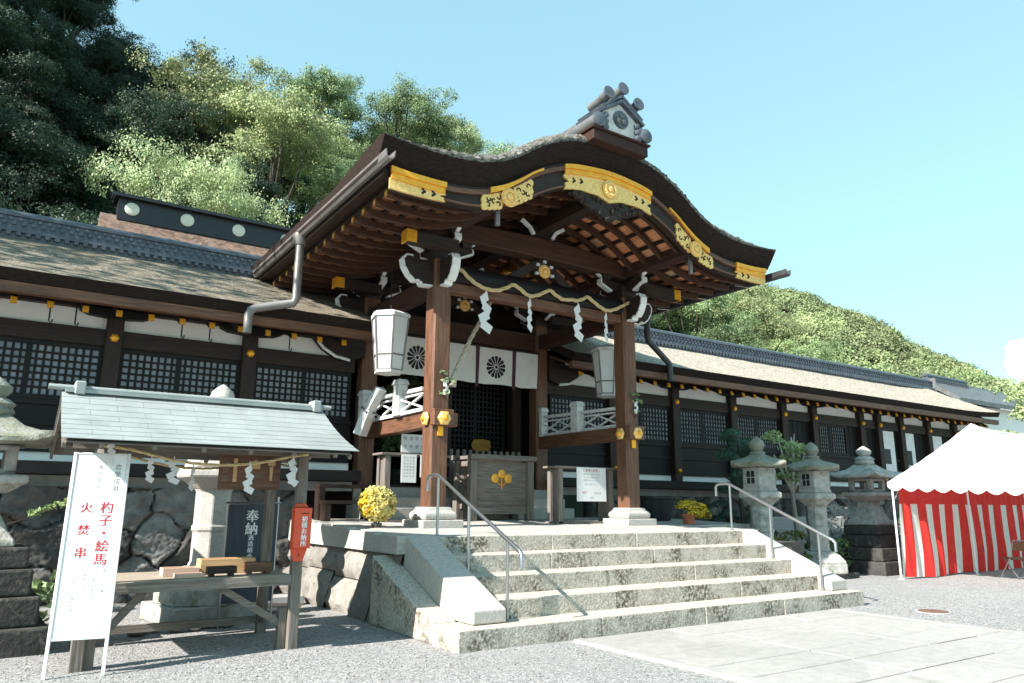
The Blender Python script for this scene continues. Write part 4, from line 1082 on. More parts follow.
for sg, x in zip((-1, 1), PXs):
    for y in (PYF, PYR):
        nose(gt, (x + sg * 0.16, y, 5.42), (sg, 0, 0), 0.55, 0.44)
        if y == PYF: nose(gt, (x, y - 0.16, 5.42), (0, -1, 0), 0.42, 0.44)
        # bracket set
        mb = MB(); mb.box((x, y, 5.735), (0.30, 0.30, 0.15), taper=1.35); mb.box((x, y, 5.855), (0.42, 0.42, 0.08)); bk = mb.obj('bearing_block', 'dark_x', gt, bevel=0.01)
        for d in ((1, 0), (0, 1)):
            mb = MB(); L2 = 0.62
            mb.prism([(-L2, 5.99), (-L2, 5.92), (-0.35, 5.80), (0.35, 5.80), (L2, 5.92), (L2, 5.99)], 'y' if d[0] else 'x', -0.07, 0.07)
            mb.v = [(a + x, b + y, c) for a, b, c in mb.v]
            ar = mb.obj('bracket_arm', 'dark_x', bk)
            for s in (-1, 1):
                mb = MB(); pth = [(s * L2, 6.0), (s * (L2 + 0.02), 5.91), (s * 0.35, 5.785)]
                for (u1, z1), (u2, z2) in zip(pth[:-1], pth[1:]):
                    mb.bar((x + d[0] * u1, y + d[1] * u1, z1), (x + d[0] * u2, y + d[1] * u2, z2), 0.13, 0.035, upv=(d[0] * s, d[1] * s, -1))
                mb.bar((x + d[0] * s * 0.52, y + d[1] * s * 0.52, 6.0), (x + d[0] * s * 0.74, y + d[1] * s * 0.74, 6.14), 0.07, 0.035); mb.obj('white_edge', 'white_paint', ar)
            for s in (-1, 1):
                mb = MB(); mb.box((x + d[0] * s * 0.5, y + d[1] * s * 0.5, 6.04), (0.17, 0.17, 0.09), taper=1.25); mb.obj('bearing_block', 'dark_x', ar)
# long beams
mb = MB(); mb.bb(PXs[0] + 0.166, PXs[1] - 0.166, PYF - 0.12, PYF + 0.12, 5.13, 5.30); mb.obj('tie_beam', 'wood_x', gt, bevel=0.015)
mb = MB(); mb.tube([(PXs[0] + 0.166, PYF, 5.47), (PXs[1] - 0.166, PYF, 5.47)], 0.19, 14); mb.obj('tie_beam', 'black_wood', gt, smooth=True)
mb = MB(); n = 24; poly_t, poly_b = [], []
for i in range(n + 1):
    u = -1 + 2 * i / n; poly_t.append((CX + u * 2.1, 6.50 - 0.12 * u * u)); poly_b.append((CX + u * 2.1, 6.11 - 0.05 * abs(u) ** 4 ))
mb.prism(poly_b + poly_t[::-1], 'y', PYF - 0.16, PYF + 0.16); mb.obj('rainbow_beam', 'rib_wood', gt, smooth=True, bevel=0.015)
mb = MB(); mb.prism([(a, b - 0.02) for a, b in poly_b + poly_t[::-1]], 'y', PYR - 0.16, PYR + 0.16); mb.obj('rainbow_beam', 'dark_x', gt, smooth=True)
for y, z0, z1 in ((PYR, 5.02, 5.45),):
    mb = MB(); mb.bb(PXs[0] + 0.166, PXs[1] - 0.166, y - 0.13, y + 0.13, z0, z1); mb.obj('tie_beam', 'rib_wood', gt, bevel=0.015)
for x in PXs:
    mb = MB(); mb.bb(x - 0.11, x + 0.11, PYF + 0.166, PYR - 0.166, 5.10, 5.42); mb.obj('side_tie_beam', 'ridge_wood', gt, bevel=0.015)
    mb = MB(); mb.bb(x - 0.13, x + 0.13, 9.11, 15.26, 6.085, 6.36); mb.obj('purlin', 'ridge_wood', gt, bevel=0.015)
    sg = -1 if x < 8 else 1
    for y in (10.42, 13.55):
        mb = MB(); mb.bb(min(x, x + sg * 0.95), max(x, x + sg * 0.95), y - 0.10, y + 0.10, 5.66, 5.855); e = mb.obj('beam_end', 'dark_x', gt)
        mb = MB(); xe = x + sg * 0.95; mb.bb(min(xe, xe + sg * 0.02), max(xe, xe + sg * 0.02), y - 0.105, y + 0.105, 5.65, 5.86); mb.bb(min(xe, xe - sg * 0.16), max(xe, xe - sg * 0.16), y - 0.104, y - 0.101, 5.65, 5.86); mb.obj('gold_cap', 'gold', e)
    mb = MB(); mb.bb(x - 0.035, x + 0.035, 9.12, 9.17, 5.74, 6.3); mb.obj('strap', 'grey_metal', gt)
mb = MB(); mb.bb(CX - 0.12, CX + 0.12, 9.12, 15.2, P(0) - 0.88, P(0) - 0.55); mb.obj('ridge_purlin', 'dark_y', gt)
mb = MB(); pl = [(CX + x, P(x) - 0.66) for x in np.linspace(-3.2, 3.2, 40)]
mb.prism([(CX - 3.2, 5.0)] + pl + [(CX + 3.2, 5.0)], 'y', 14.95, 15.0); mb.obj('gable_infill', 'dark_x', gt)
# frog-leg struts with gold crests, king posts
for y in (PYF, PYR):
    for s in (1,):
        mb = MB(); pl = []
        for k in range(13):
            u = -1 + 2 * k / 12; pl.append((CX + u * 0.75, 5.66 + 0.44 * (1 - abs(u) ** 1.4)))
        mb.prism(pl + [(CX + 0.45, 5.66), (CX + 0.2, 5.86), (CX - 0.2, 5.86), (CX - 0.45, 5.66)], 'y', y - 0.07, y + 0.07); fl = mb.obj('frog_leg_strut', 'dark_x', gt)
        mb = MB(); rosette(mb, (CX + 0.05, 5.87), 0.135, y=y - 0.07); mb.obj('gold_crest', 'gold_pale', fl)
        mb = MB()
        for a in range(5):
            an = R_(-20 + a * 55); mb.box((CX + 0.05 + math.cos(an) * 0.19, y - 0.085, 5.87 + math.sin(an) * 0.19), (0.07, 0.05, 0.05))
        mb.obj('white_edge', 'weathered_white', fl)
    mb = MB(); mb.prism([(CX - 0.16, 6.5), (CX - 0.30, 6.72), (CX - 0.14, 6.78), (CX + 0.14, 6.78), (CX + 0.30, 6.72), (CX + 0.16, 6.5)], 'y', y - 0.1, y + 0.1)
    kp = mb.obj('king_post', 'dark_x', gt)
    for s in (-1, 1):
        mb = MB(); mb.bar((CX + s * 0.22, y - 0.11, 6.55), (CX + s * 0.30, y - 0.11, 6.68), 0.05, 0.07); mb.bar((CX + s * 0.30, y - 0.11, 6.68), (CX + s * 0.5, y - 0.11, 6.80), 0.05, 0.07); mb.obj('white_edge', 'white_paint', kp)
# great curved bracket right and left of the rear pillars
for sg, x in zip((-1, 1), PXs):
    pl = [(0, 0.10), (0.25, 0.10), (0.55, 0.22), (0.85, 0.26), (1.02, 0.18), (1.08, 0.0), (1.02, -0.18), (0.85, -0.36), (0.6, -0.50), (0.3, -0.55), (0, -0.45)]
    pts = [(x + sg * (0.166 + u), 4.85 + v) for u, v in pl]
    if sg > 0: pts = pts[::-1]
    mb = MB(); mb.prism(pts, 'y', 13.78, 13.98); cb = mb.obj('curved_bracket', 'dark_x', gt)
    mb = MB(); pp = [(x + sg * (0.166 + u), 4.85 + v) for u, v in pl[2:10]]
    for (a0, b0), (a1, b1) in zip(pp[:-1], pp[1:]): mb.bar((a0, 13.88, b0), (a1, 13.88, b1), 0.22, 0.045, upv=(0, 1, 0)) if False else mb.tube([(a0, 13.79, b0), (a1, 13.79, b1)], 0.03, 6)
    mb.obj('white_edge', 'white_paint', cb)
    for (u, v) in ((0.42, 0.02), (0.5, 0.3)):
        mb = MB(); mb.bar((x + sg * (0.2 + u), 13.75, 4.75 + v), (x + sg * (0.42 + u), 13.75, 4.95 + v), 0.05, 0.07); mb.obj('white_edge', 'white_paint', cb)
# diagonal back-lit shed roof pieces of the gate side walls are the halls themselves

# white lattice balustrades on the side beams
for nm, x, lab, yp in (('balustrade', 5.72, 'weathered white crossed balustrade on the left side beam of the gate', (12.15, 13.75)), ('balustrade', 10.12, 'weathered white crossed balustrade on the right side beam of the gate', (12.55, 13.85))):
    t = T(nm, lab, 'railing', (x, 12.5, 3.05))
    y0, y1 = 11.2, 13.9
    mb = MB(); mb.bb(x - 0.03, x + 0.03, y0, y1, 3.06, 3.12); mb.obj('bottom_rail', 'weathered_white', t)
    mb = MB(); mb.bar((x, y0, 3.44), (x, y1, 3.50), 0.09, 0.06); mb.bar((x, y0, 3.36), (x, y1, 3.40), 0.05, 0.03); mb.obj('top_rail', 'weathered_white', t)
    for y in yp:
        mb = MB(); mb.bb(x - 0.09, x + 0.09, y - 0.12, y + 0.12, 3.055, 3.62); mb.box((x, y, 3.67), (0.24, 0.30, 0.10), taper=0.75); mb.obj('newel_post', 'weathered_white', t, bevel=0.012)
    edges = [y0] + list(yp) + [y1]
    for a, b in zip(edges[:-1], edges[1:]):
        if b - a > 0.5:
            n = max(1, round((b - a) / 0.75)); s = (b - a) / n
            for i in range(n):
                mb = MB(); mb.bar((x - 0.012, a + i * s, 3.12), (x - 0.012, a + (i + 1) * s, 3.36), 0.024, 0.045, upv=(1, 0, 0)); mb.bar((x + 0.012, a + i * s, 3.36), (x + 0.012, a + (i + 1) * s, 3.12), 0.024, 0.045, upv=(1, 0, 0)); mb.obj('cross_brace', 'weathered_white', t)
t = T('folded_shutter', 'weathered white folded panel leaning from the left balustrade end', 'panel', (5.6, 13.0, 3.0))
mb = MB(); mb.bar((5.60, 12.72, 3.62), (5.5, 13.02, 3.22), 0.20, 0.13); mb.bar((5.5, 13.0, 3.24), (5.40, 13.15, 2.78), 0.24, 0.17); mb.obj('panel', 'weathered_white', t, bevel=0.01)
mb = MB(); mb.bar((5.497, 13.0, 3.25), (5.49, 13.02, 3.22), 0.26, 0.19); mb.obj('strap', 'grey_metal', t)

# ------------------------------------------------------------------ entrance behind the curtain
t = T('entrance_hall', 'dark entrance hall with lattice doors behind the crested curtain', 'entrance', (8, 15, 1.9))
mb = MB(); mb.bb(5.6, 10.4, 13.85, 17.5, 1.5, 1.90); mb.obj('floor', 'dark_x', t)
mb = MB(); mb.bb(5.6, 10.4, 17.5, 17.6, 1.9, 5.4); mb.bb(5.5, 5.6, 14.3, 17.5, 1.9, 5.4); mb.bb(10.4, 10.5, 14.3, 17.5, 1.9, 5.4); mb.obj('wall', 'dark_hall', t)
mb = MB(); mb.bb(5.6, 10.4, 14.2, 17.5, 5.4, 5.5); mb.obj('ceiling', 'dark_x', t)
for x in (7.92, 9.80):
    mb = MB(); mb.bb(x - 0.12, x + 0.12, 14.4, 14.64, 1.9, 5.4); mb.obj('post', 'dark_z', t)
lattice(t, 8.06, 9.66, 14.75, 1.95, 4.4, mid=True, nm='lattice_door', paper=False)
mb = MB(); mb.bb(5.62, 10.38, 14.42, 14.6, 4.42, 5.0); mb.obj('lintel', 'dark_x', t)
mb = MB(); mb.prism([(8.72, 2.86), (8.78, 2.98), (9.0, 3.0), (9.2, 2.98), (9.26, 2.86), (9.2, 2.74), (9.0, 2.72), (8.78, 2.74)], 'y', 14.66, 14.69); mb.obj('gold_plaque', 'brass', t)
sp = T('potted_sakaki', 'dim green leafy branches standing inside the entrance', 'plant', (7.35, 15.6, 1.9))
g = np.random.default_rng(3)
cl = [(np.array([0, 0, 0.9]), 0.5), (np.array([0.15, 0, 1.5]), 0.5), (np.array([-0.1, 0, 2.1]), 0.4), (np.array([0.2, 0.1, 2.4]), 0.3)]
Pp, d = crown_pts(1500, cl, g)
o = bpy.data.objects.new('foliage', fast_mesh('foliage', leaf_quads(Pp, d, 0.075, g), 4, 'leaf_mid')); COL.objects.link(o); o.parent = sp
mb = MB(); mb.lathe([(0.16, 0), (0.22, 0.35), (0.24, 0.4), (0.2, 0.4)], (7.35, 15.6, 1.9), 16); mb.obj('pot', 'dark_stone', sp, smooth=True)
t = T('picket_fence', 'low grey picket barrier behind the offertory box', 'fence', (8.1, 13.5, 1.66))
mb = MB(); mb.bb(7.0, 9.5, 13.72, 13.76, 2.30, 2.36); mb.bb(7.0, 9.5, 13.72, 13.76, 2.02, 2.08); mb.obj('rail', 'old_x', t)
x = 7.05
p0 = None
while x < 9.5:
    if p0 is None:
        mb = MB(); mb.bb(x - 0.035, x + 0.035, 13.69, 13.718, 1.86, 2.66); p0 = mb.obj('picket', 'old_z', t); px0 = x
    else:
        c = p0.copy(); COL.objects.link(c); c.location.x = x - px0
    x += 0.155

# noren curtain
t = T('crest_curtain', 'white curtain with black wheel crests and purple bands hung in the gate', 'curtain', (8, 13.75, 4.9))
mb = MB(); mb.tube([(5.95, 13.78, 4.97), (10.0, 13.78, 4.97)], 0.022, 8); mb.obj('curtain_rod', 'dark_x', t)
def cloth_panel(x0, x1, crest, q):
    nx_, nz_ = 26, 20; mb = MB()
    ph, am = q.uniform(0, 6), q.uniform(0.012, 0.022)
    fy = lambda u, v: 13.78 + am * v * math.sin(u * 9 + ph + v) + 0.012 * v * math.sin(u * 17 + v * 4 + ph) + 0.03 * v * v
    for j in range(nz_ + 1):
        for i in range(nx_ + 1):
            u, v = i / nx_, j / nz_
            mb.v.append((x0 + (x1 - x0) * u, fy(u, v), 4.95 - 0.81 * v - 0.012 * math.sin(u * 6 + ph) * v))
    w_ = nx_ + 1
    for j in range(nz_):
        for i in range(nx_):
            mb.f.append((j * w_ + i, (j + 1) * w_ + i, (j + 1) * w_ + i + 1, j * w_ + i + 1)); mb.m.append(0)
    p = mb.obj('curtain_panel', 'cloth', t, smooth='all')
    if crest is not None:
        cx_, cz_ = crest, 4.53; R0 = 0.255; mb = MB()
        F = lambda a, b: (a, fy((a - x0) / (x1 - x0), (4.95 - b) / 0.81) - 0.006, b)
        n = 14
        for k in range(n):
            a0, a1 = 2 * PI * (k + 0.10) / n, 2 * PI * (k + 0.90) / n; r1 = R0 * 0.24; pts = []
            for s in range(4):
                a = a0 + (a1 - a0) * s / 3; pts.append(F(cx_ + math.cos(a) * R0 * (1 if s in (1, 2) else 0.93), cz_ + math.sin(a) * R0 * (1 if s in (1, 2) else 0.93)))
            am_ = (a0 + a1) / 2; da = PI / n * 0.55
            pts += [F(cx_ + math.cos(am_ + da) * r1, cz_ + math.sin(am_ + da) * r1), F(cx_ + math.cos(am_ - da) * r1, cz_ + math.sin(am_ - da) * r1)]
            mb.add(pts, [tuple(range(6))])
        mb.add([F(cx_ + math.cos(a) * R0 * 0.15, cz_ + math.sin(a) * R0 * 0.15) for a in np.linspace(0, 2 * PI, 13)[:-1]], [tuple(range(12))])
        mb.obj('wheel_crest', 'crest_ink', p)
q = random.Random(4)
for a, b, c in ((6.02, 7.36, 6.86), (7.42, 8.28, None), (8.36, 9.25, 8.81), (9.34, 9.96, None)):
    cloth_panel(a, b, c, q)
for x in (7.39, 8.32, 9.295):
    mb = MB(); mb.add([(x - 0.045, 13.755, 4.96), (x + 0.045, 13.755, 4.96), (x + 0.04, 13.80, 4.06), (x - 0.04, 13.80, 4.06)], [(0, 3, 2, 1)]); mb.obj('purple_band', 'purple_cloth', t)

# ------------------------------------------------------------------ sacred rope, paper streamers, bell and its rope
def twisted(mb, path, r, twist=16.0, n=6):
    pth = [Vector(p) for p in path]; fine = []
    for a, b in zip(pth[:-1], pth[1:]):
        k = max(2, int((b - a).length / 0.018))
        fine += [a.lerp(b, i / k) for i in range(k)]
    fine.append(pth[-1])
    for ph in (0, 2 * PI / 3, 4 * PI / 3):
        pts = []; s = 0
        for i, p in enumerate(fine):
            d = (fine[min(i + 1, len(fine) - 1)] - fine[max(i - 1, 0)]).normalized()
            rf_ = d.cross(Vector((0, 1, 0.2))).normalized(); q2 = d.cross(rf_)
            s += (p - fine[i - 1]).length if i else 0
            a = ph + s * twist / (r * 40)
            pts.append(p + (rf_ * math.cos(a) + q2 * math.sin(a)) * r * 0.5)
        mb.tube(pts, r * 0.56, n)
def smooth_path(ctrl, n=8):
    c = [Vector(p) for p in ctrl]; outp = []
    for i in range(len(c) - 1):
        p0, p1, p2, p3 = c[max(i - 1, 0)], c[i], c[i + 1], c[min(i + 2, len(c) - 1)]
        for k in range(n):
            t_ = k / n
            outp.append(0.5 * ((2 * p1) + (-p0 + p2) * t_ + (2 * p0 - 5 * p1 + 4 * p2 - p3) * t_ * t_ + (-p0 + 3 * p1 - 3 * p2 + p3) * t_ ** 3))
    outp.append(c[-1]); return outp
RC = [(5.98, 5.52), (6.12, 5.50), (6.32, 5.36), (6.56, 5.26), (6.84, 5.25), (7.05, 5.33), (7.23, 5.42), (7.38, 5.36), (7.57, 5.27), (7.8, 5.33), (8.03, 5.45), (8.2, 5.38), (8.36, 5.33), (8.55, 5.355), (8.70, 5.36), (8.85, 5.42), (8.97, 5.47), (9.15, 5.38), (9.41, 5.28), (9.65, 5.33), (9.98, 5.50), (10.1, 5.56)]
mb = MB(); twisted(mb, smooth_path([(x, 10.74 + (0.06 if i in (0, len(RC) - 1) else 0), z) for i, (x, z) in enumerate(RC)], 5), 0.036)
tag(mb.obj('sacred_rope', 'straw', smooth='all'), 'straw rope hanging in waves along the front tie beam of the gate', 'rope')
def shide(name, label, c, h, wd, group, ax=(1, 0, 0), turn=0.0, mat='paper'):
    """zigzag folded paper hanging from c"""
    t = T(name, label, 'paper streamer', c, group)
    A = Matrix.Rotation(turn, 3, 'Z') @ Vector(ax); Bv = Vector((-A.y, A.x, 0))
    mb = MB(); n = 4; st_ = h * 0.86 / n; c = Vector(c)
    mb.tube([c + Vector((0, 0, 0.02)), c - Vector((0, 0, h * 0.12))], 0.006, 5)
    for k in range(n):                                 # folded strips, each turned the other way
        sg_ = 1 if k % 2 else -1; zc = -h * 0.12 - (k + 0.42) * st_; w2 = wd * (0.34 + 0.055 * k); hh = st_ * 0.80; x0_ = sg_ * wd * 0.11
        p = [(x0_ - sg_ * w2 * 0.55, zc + hh), (x0_ + sg_ * w2, zc + hh * 0.05), (x0_ + sg_ * w2 * 0.5, zc - hh), (x0_ - sg_ * w2 * 0.95, zc - hh * 0.2)]
        if sg_ < 0: p = p[::-1]
        dy = 0.010 * sg_
        vs = [c + A * u + Vector((0, 0, v)) + Bv * (dy + 0.03 * u * sg_) for u, v in p]
        mb.add(vs + [v + Bv * 0.004 for v in vs], [(0, 1, 2, 3), (7, 6, 5, 4), (0, 4, 5, 1), (1, 5, 6, 2), (2, 6, 7, 3), (3, 7, 4, 0)])
    mb.obj('paper_strip', mat, t)
    return t
for nm, x, z, h, w2 in (('left', 6.62, 5.23, 0.78, 0.27), ('second', 7.57, 5.24, 0.64, 0.17), ('third', 8.70, 5.33, 0.76, 0.24), ('right', 9.40, 5.25, 0.62, 0.15)):
    shide('paper_streamer', {'left': 'broad white paper streamer on the gate rope nearest the left pillar', 'second': 'slim white paper streamer on the gate rope, second from the left pillar', 'third': 'broad white paper streamer on the gate rope, second from the right pillar', 'right': 'slim white paper streamer on the gate rope nearest the right pillar'}[nm], (x, 10.72, z), h, w2, 'paper streamers on the gate rope', turn=0.3 if nm in ('second', 'right') else 0.0)
bl = T('gold_bell', 'round golden bell hanging under the gate roof above the rope', 'bell', (8.2, 12.5, 6.2))
mb = MB(); r = 0.24
mb.lathe([(0.03, r + 0.06), (0.05, r), (r * 0.6, r * 0.8), (r * 0.95, r * 0.3), (r, 0.03), (r * 1.06, 0.02), (r * 1.06, -0.03), (r, -0.04), (r * 0.9, -r * 0.45), (r * 0.55, -r * 0.85), (0.02, -r)], (8.3, 12.5, 6.28), 20)
mb.obj('bell_body', 'brass', bl, smooth=True)
mb = MB(); mb.tube([(8.3, 12.5, 6.55), (8.3, 12.5, 7.0)], 0.02, 6); mb.obj('hanger', 'dark_x', bl)
mb = MB(); twisted(mb, [(8.22, 12.52, 6.15), (7.86, 12.5, 5.62), (7.38, 12.48, 4.78), (7.03, 12.46, 4.08)], 0.045, 20); mb.tube([(7.04, 12.46, 4.1), (7.0, 12.46, 4.0), (6.97, 12.46, 3.75)], [0.04, 0.06, 0.07], 8)
tag(mb.obj('bell_rope', 'pale_rope', smooth='all'), 'pale twisted bell rope slanting down in front of the crested curtain', 'rope')

# hanging lanterns
def hang_lantern(loc, label, ztop):
    t = TL('hanging_lantern', label, 'lantern', loc, 'white lanterns hung under the gate eaves')
    n = 6; rt1, rb1, h = 0.345, 0.25, 1.04
    pt = lambda k, r, z: Vector((r * math.cos(2 * PI * k / n + 0.26), r * math.sin(2 * PI * k / n + 0.26), z))
    pn = None
    for k in range(n):
        mb = MB(); a, b, c, d = pt(k, rt1 * 0.97, -0.09), pt(k + 1, rt1 * 0.97, -0.09), pt(k + 1, rb1 * 0.97, -h), pt(k, rb1 * 0.97, -h)
        inn = [v * 0.96 + Vector((0, 0, v.z * 0.04)) for v in (a, b, c, d)]
        mb.add([a, b, c, d] + inn, [(0, 3, 2, 1), (4, 5, 6, 7), (0, 1, 5, 4), (1, 2, 6, 5), (2, 3, 7, 6), (3, 0, 4, 7)]); mb.obj('panel', 'lantern_panel', t)
    mb = MB()
    for k in range(n):
        mb.tube([pt(k, rt1, -0.08), pt(k, rb1, -h)], 0.016, 6)
        for f_, in ((0.0,), (0.72,), (1.0,)):
            r = rt1 + (rb1 - rt1) * f_; z = -0.09 + (-h + 0.09) * f_
            mb.tube([pt(k, r, z), pt(k + 1, r, z)], 0.014, 6)
    mb.obj('frame', 'grey_metal', t)
    mb = MB(); mb.lathe([(rt1 * 1.06, -0.10), (rt1 * 1.08, -0.04), (rt1 * 0.9, 0.0), (rt1 * 0.35, 0.05), (0.03, 0.07)], (0, 0, 0), 6, phase=0.26); mb.obj('cap', 'weathered_white', t)
    mb = MB(); mb.lathe([(rb1 * 1.04, -h - 0.05), (rb1 * 1.04, -h)], (0, 0, 0), 6, phase=0.26); mb.obj('base', 'weathered_white', t)
    mb = MB(); mb.tube([(0, 0, 0.06), (0, 0, ztop - loc[2])], 0.008, 5); mb.obj('hanging_wire', 'dark_x', t)
hang_lantern((5.36, 11.9, 4.85), 'white hexagonal paper lantern hung left of the left gate pillar', 5.95)
hang_lantern((10.68, 12.15, 4.92), 'white hexagonal paper lantern hung beside the right gate pillar, partly hidden', 5.95)

# sakaki sprigs tied to the pillars
for x, lab in ((5.90, 'green sprig with white paper tied to the left gate pillar'), (10.19, 'green sprig with white paper tied to the right gate pillar')):
    t = T('sakaki_sprig', lab, 'branch', (x, 10.81, 3.2))
    g = np.random.default_rng(int(x * 10)); cl = [(np.array([0, 0, 0.12]), 0.09), (np.array([0.03, -0.02, 0.32]), 0.12), (np.array([-0.04, -0.02, 0.45]), 0.09)]
    Pp, d = crown_pts(70, cl, g)
    o = bpy.data.objects.new('leaves', fast_mesh('leaves', leaf_quads(Pp, d, 0.04, g), 4, 'leaf_mid')); COL.objects.link(o); o.parent = t
    mb = MB(); mb.tube([(x, 10.82, 3.2), (x + 0.01, 10.80, 3.45), (x, 10.79, 3.68)], 0.008, 5); mb.obj('stem', 'bark', t)
    mb = MB()
    for k in range(4): mb.box((x + 0.02 * (-1) ** k, 10.77, 3.55 - 0.07 * k), (0.06, 0.004, 0.085), rz=0.3 * (-1) ** k)
    mb.obj('paper_strip', 'paper', t)

# ------------------------------------------------------------------ offertory box
t = T('offertory_box', 'weathered wooden offertory box with a gold leaf emblem before the curtain', 'offertory box', (8.1, 12.8, 1.22))
bx0, bx1, by0, by1, bz0, bz1 = 7.42, 8.86, 12.45, 13.1, fz(12.7), 2.48
mb = MB(); mb.bb(bx0 + 0.06, bx1 - 0.06, by0 + 0.05, by1 - 0.05, bz0 + 0.22, bz1 - 0.12); mb.obj('box_body', 'old_x', t)
mb = MB(); mb.bb(bx0 + 0.10, bx1 - 0.10, by0 + 0.02, by0 + 0.05, bz0 + 0.30, bz0 + 0.36); mb.bb(bx0 + 0.10, bx1 - 0.10, by0 + 0.03, by0 + 0.05, bz0 + 0.12, bz0 + 0.25); mb.obj('rail', 'old_x', t)
for x in (bx0 + 0.05, bx1 - 0.05):
    for y in (by0 + 0.05, by1 - 0.05):
        mb = MB(); mb.bb(x - 0.075, x + 0.075, y - 0.075, y + 0.075, bz0, bz1 - 0.10); mb.obj('leg', 'old_z', t, bevel=0.01)
mb = MB(); mb.bb(bx0 - 0.06, bx1 + 0.06, by0 - 0.08, by0 + 0.06, bz1 - 0.098, bz1); mb.bb(bx0 - 0.06, bx1 + 0.06, by1 - 0.06, by1 + 0.06, bz1 - 0.098, bz1)
for k in range(9): mb.bb(bx0 + 0.02 + k * 0.165, bx0 + 0.10 + k * 0.165, by0 + 0.061, by1 - 0.061, bz1 - 0.09, bz1 - 0.02)
mb.obj('slatted_top', 'old_x', t, bevel=0.008)
mb = MB(); ex, ez, ey = 8.14, 1.98, by0 + 0.046
for dx, dz, r in ((0, 0.14, 0.085), (-0.155, 0.05, 0.09), (0.155, 0.05, 0.09)):
    mb.disc((ex + dx, ey, ez + dz), r, 0.012, n=18, dome=0.01)
mb.tube([(ex, ey - 0.006, ez - 0.16), (ex, ey - 0.006, ez + 0.08)], 0.014, 6)
for s in (-1, 1): mb.tube([(ex, ey - 0.006, ez - 0.10), (ex + s * 0.07, ey - 0.006, ez - 0.05), (ex + s * 0.13, ey - 0.006, ez + 0.0)], 0.012, 6)
mb.obj('leaf_emblem', 'gold', t, smooth=True)
mb = MB()
for dx, dz in ((0, 0.14), (-0.155, 0.05), (0.155, 0.05)):
    for k in range(5):
        a = k * 2 * PI / 5; mb.disc((ex + dx + math.cos(a) * 0.038, ey - 0.018, ez + dz + math.sin(a) * 0.038), 0.014, 0.008, n=6)
mb.obj('emblem_veins', 'gold_pale', t)

# notice tables
def notice_table(label, x0, x1, y, ztop, paper, plab, lines):
    t = T('notice_table', label, 'table', ((x0 + x1) / 2, y, fz(y)))
    mb = MB(); mb.bb(x0 - 0.14, x1 + 0.14, y - 0.2, y + 0.22, ztop - 0.04, ztop); mb.obj('table_top', 'old_x', t, bevel=0.006)
    for x in (x0, x1):
        for yy_ in (y - 0.12, y + 0.14):
            mb = MB(); mb.bb(x - 0.055, x + 0.055, yy_ - 0.05, yy_ + 0.05, fz(y), ztop - 0.042); mb.obj('leg', 'old_z', t, bevel=0.006)
        mb = MB(); mb.bb(x - 0.02, x + 0.02, y - 0.07, y + 0.09, fz(y) + 0.02, ztop - 0.05); mb.obj('side_panel', 'old_z', t)
    mb = MB(); mb.bb(x0 - 0.1, x1 + 0.1, y - 0.17, y + 0.2, fz(y) + 0.0, fz(y) + 0.035); mb.obj('foot_board', 'old_x', t)
    for (pa, pb, za, zb2, lab) in paper:
        p = T('paper_notice', lab, 'notice', ((pa + pb) / 2, y - 0.21, za))
        mb = MB(); mb.box(((pa + pb) / 2, y - 0.212, (za + zb2) / 2), (pb - pa, 0.008, za - zb2)); mb.obj('sheet', 'paper', p)
        if lines:
            tm, rm = MB(), MB(); wd = pb - pa; yq = y - 0.2175
            lay = ((0.06, 'ご参拝の皆様へ', 0.062, 1), (0.17, '御参拝ありがとうございます', 0.032, 0), (0.27, '手を清めてお進みください', 0.032, 0), (0.35, 'お賽銭は箱へお入れください', 0.032, 0), (0.47, '静かにお参りください', 0.032, 0), (0.72, '開門', 0.05, 1), (0.73, '午前九時', 0.045, 0), (0.86, '社務所', 0.034, 0))
            for fr, s, sz, red in lay:
                cx_ = (pa + pb) / 2 + (-0.18 if s == '開門' else (0.14 if s == '午前九時' else 0))
                put_text(rm if red else tm, s, sz, (cx_, yq, za - fr * (za - zb2) - 0.02), (1, 0, 0), (0, 0, 1))
            tm.obj('lettering', 'grey_ink', p); rm.obj('red_lettering', 'red_ink', p)
        else:
            tm = MB()
            for cq in range(4):
                column_text(tm, '御朱印受付中お守り授与所'[cq * 3:cq * 3 + 3] + '参拝のみ', 0.042, (pb - 0.06 - cq * (pb - pa - 0.1) / 3.4, y - 0.2175, za - 0.06), (1, 0, 0), (0, 0, 1), 0.055)
            tm.obj('lettering', 'grey_ink', p)
    return t
notice_table('grey wooden notice table right of the offertory box', 8.72, 9.98, 11.5, 2.25, [(9.07, 9.80, 2.235, 1.595, 'large printed white notice hung on the right notice table')], '', True)
notice_table('grey wooden notice table left of the offertory box, behind the left pillar', 5.62, 6.75, 12.5, 2.42, [(5.86, 6.16, 2.40, 1.90, 'narrow white paper hung on the left notice table'), (6.24, 6.55, 2.40, 2.0, 'white paper on the left notice table half hidden by the pillar')], '', False)
p = T('paper_notice', 'white sheet with rows of marks propped on the left notice table', 'notice', (6.35, 12.6, 2.45))
mb = MB(); mb.box((6.28, 12.66, 2.63), (0.52, 0.01, 0.34)); mb.obj('sheet', 'paper', p)
mb = MB()
for i in range(4):
    for j in range(2): put_text(mb, '縁守福寿開運招来'[i * 2 + j], 0.075, (6.10 + i * 0.12, 12.654, 2.72 - j * 0.15), (1, 0, 0), (0, 0, 1))
mb.obj('lettering', 'grey_ink', p)
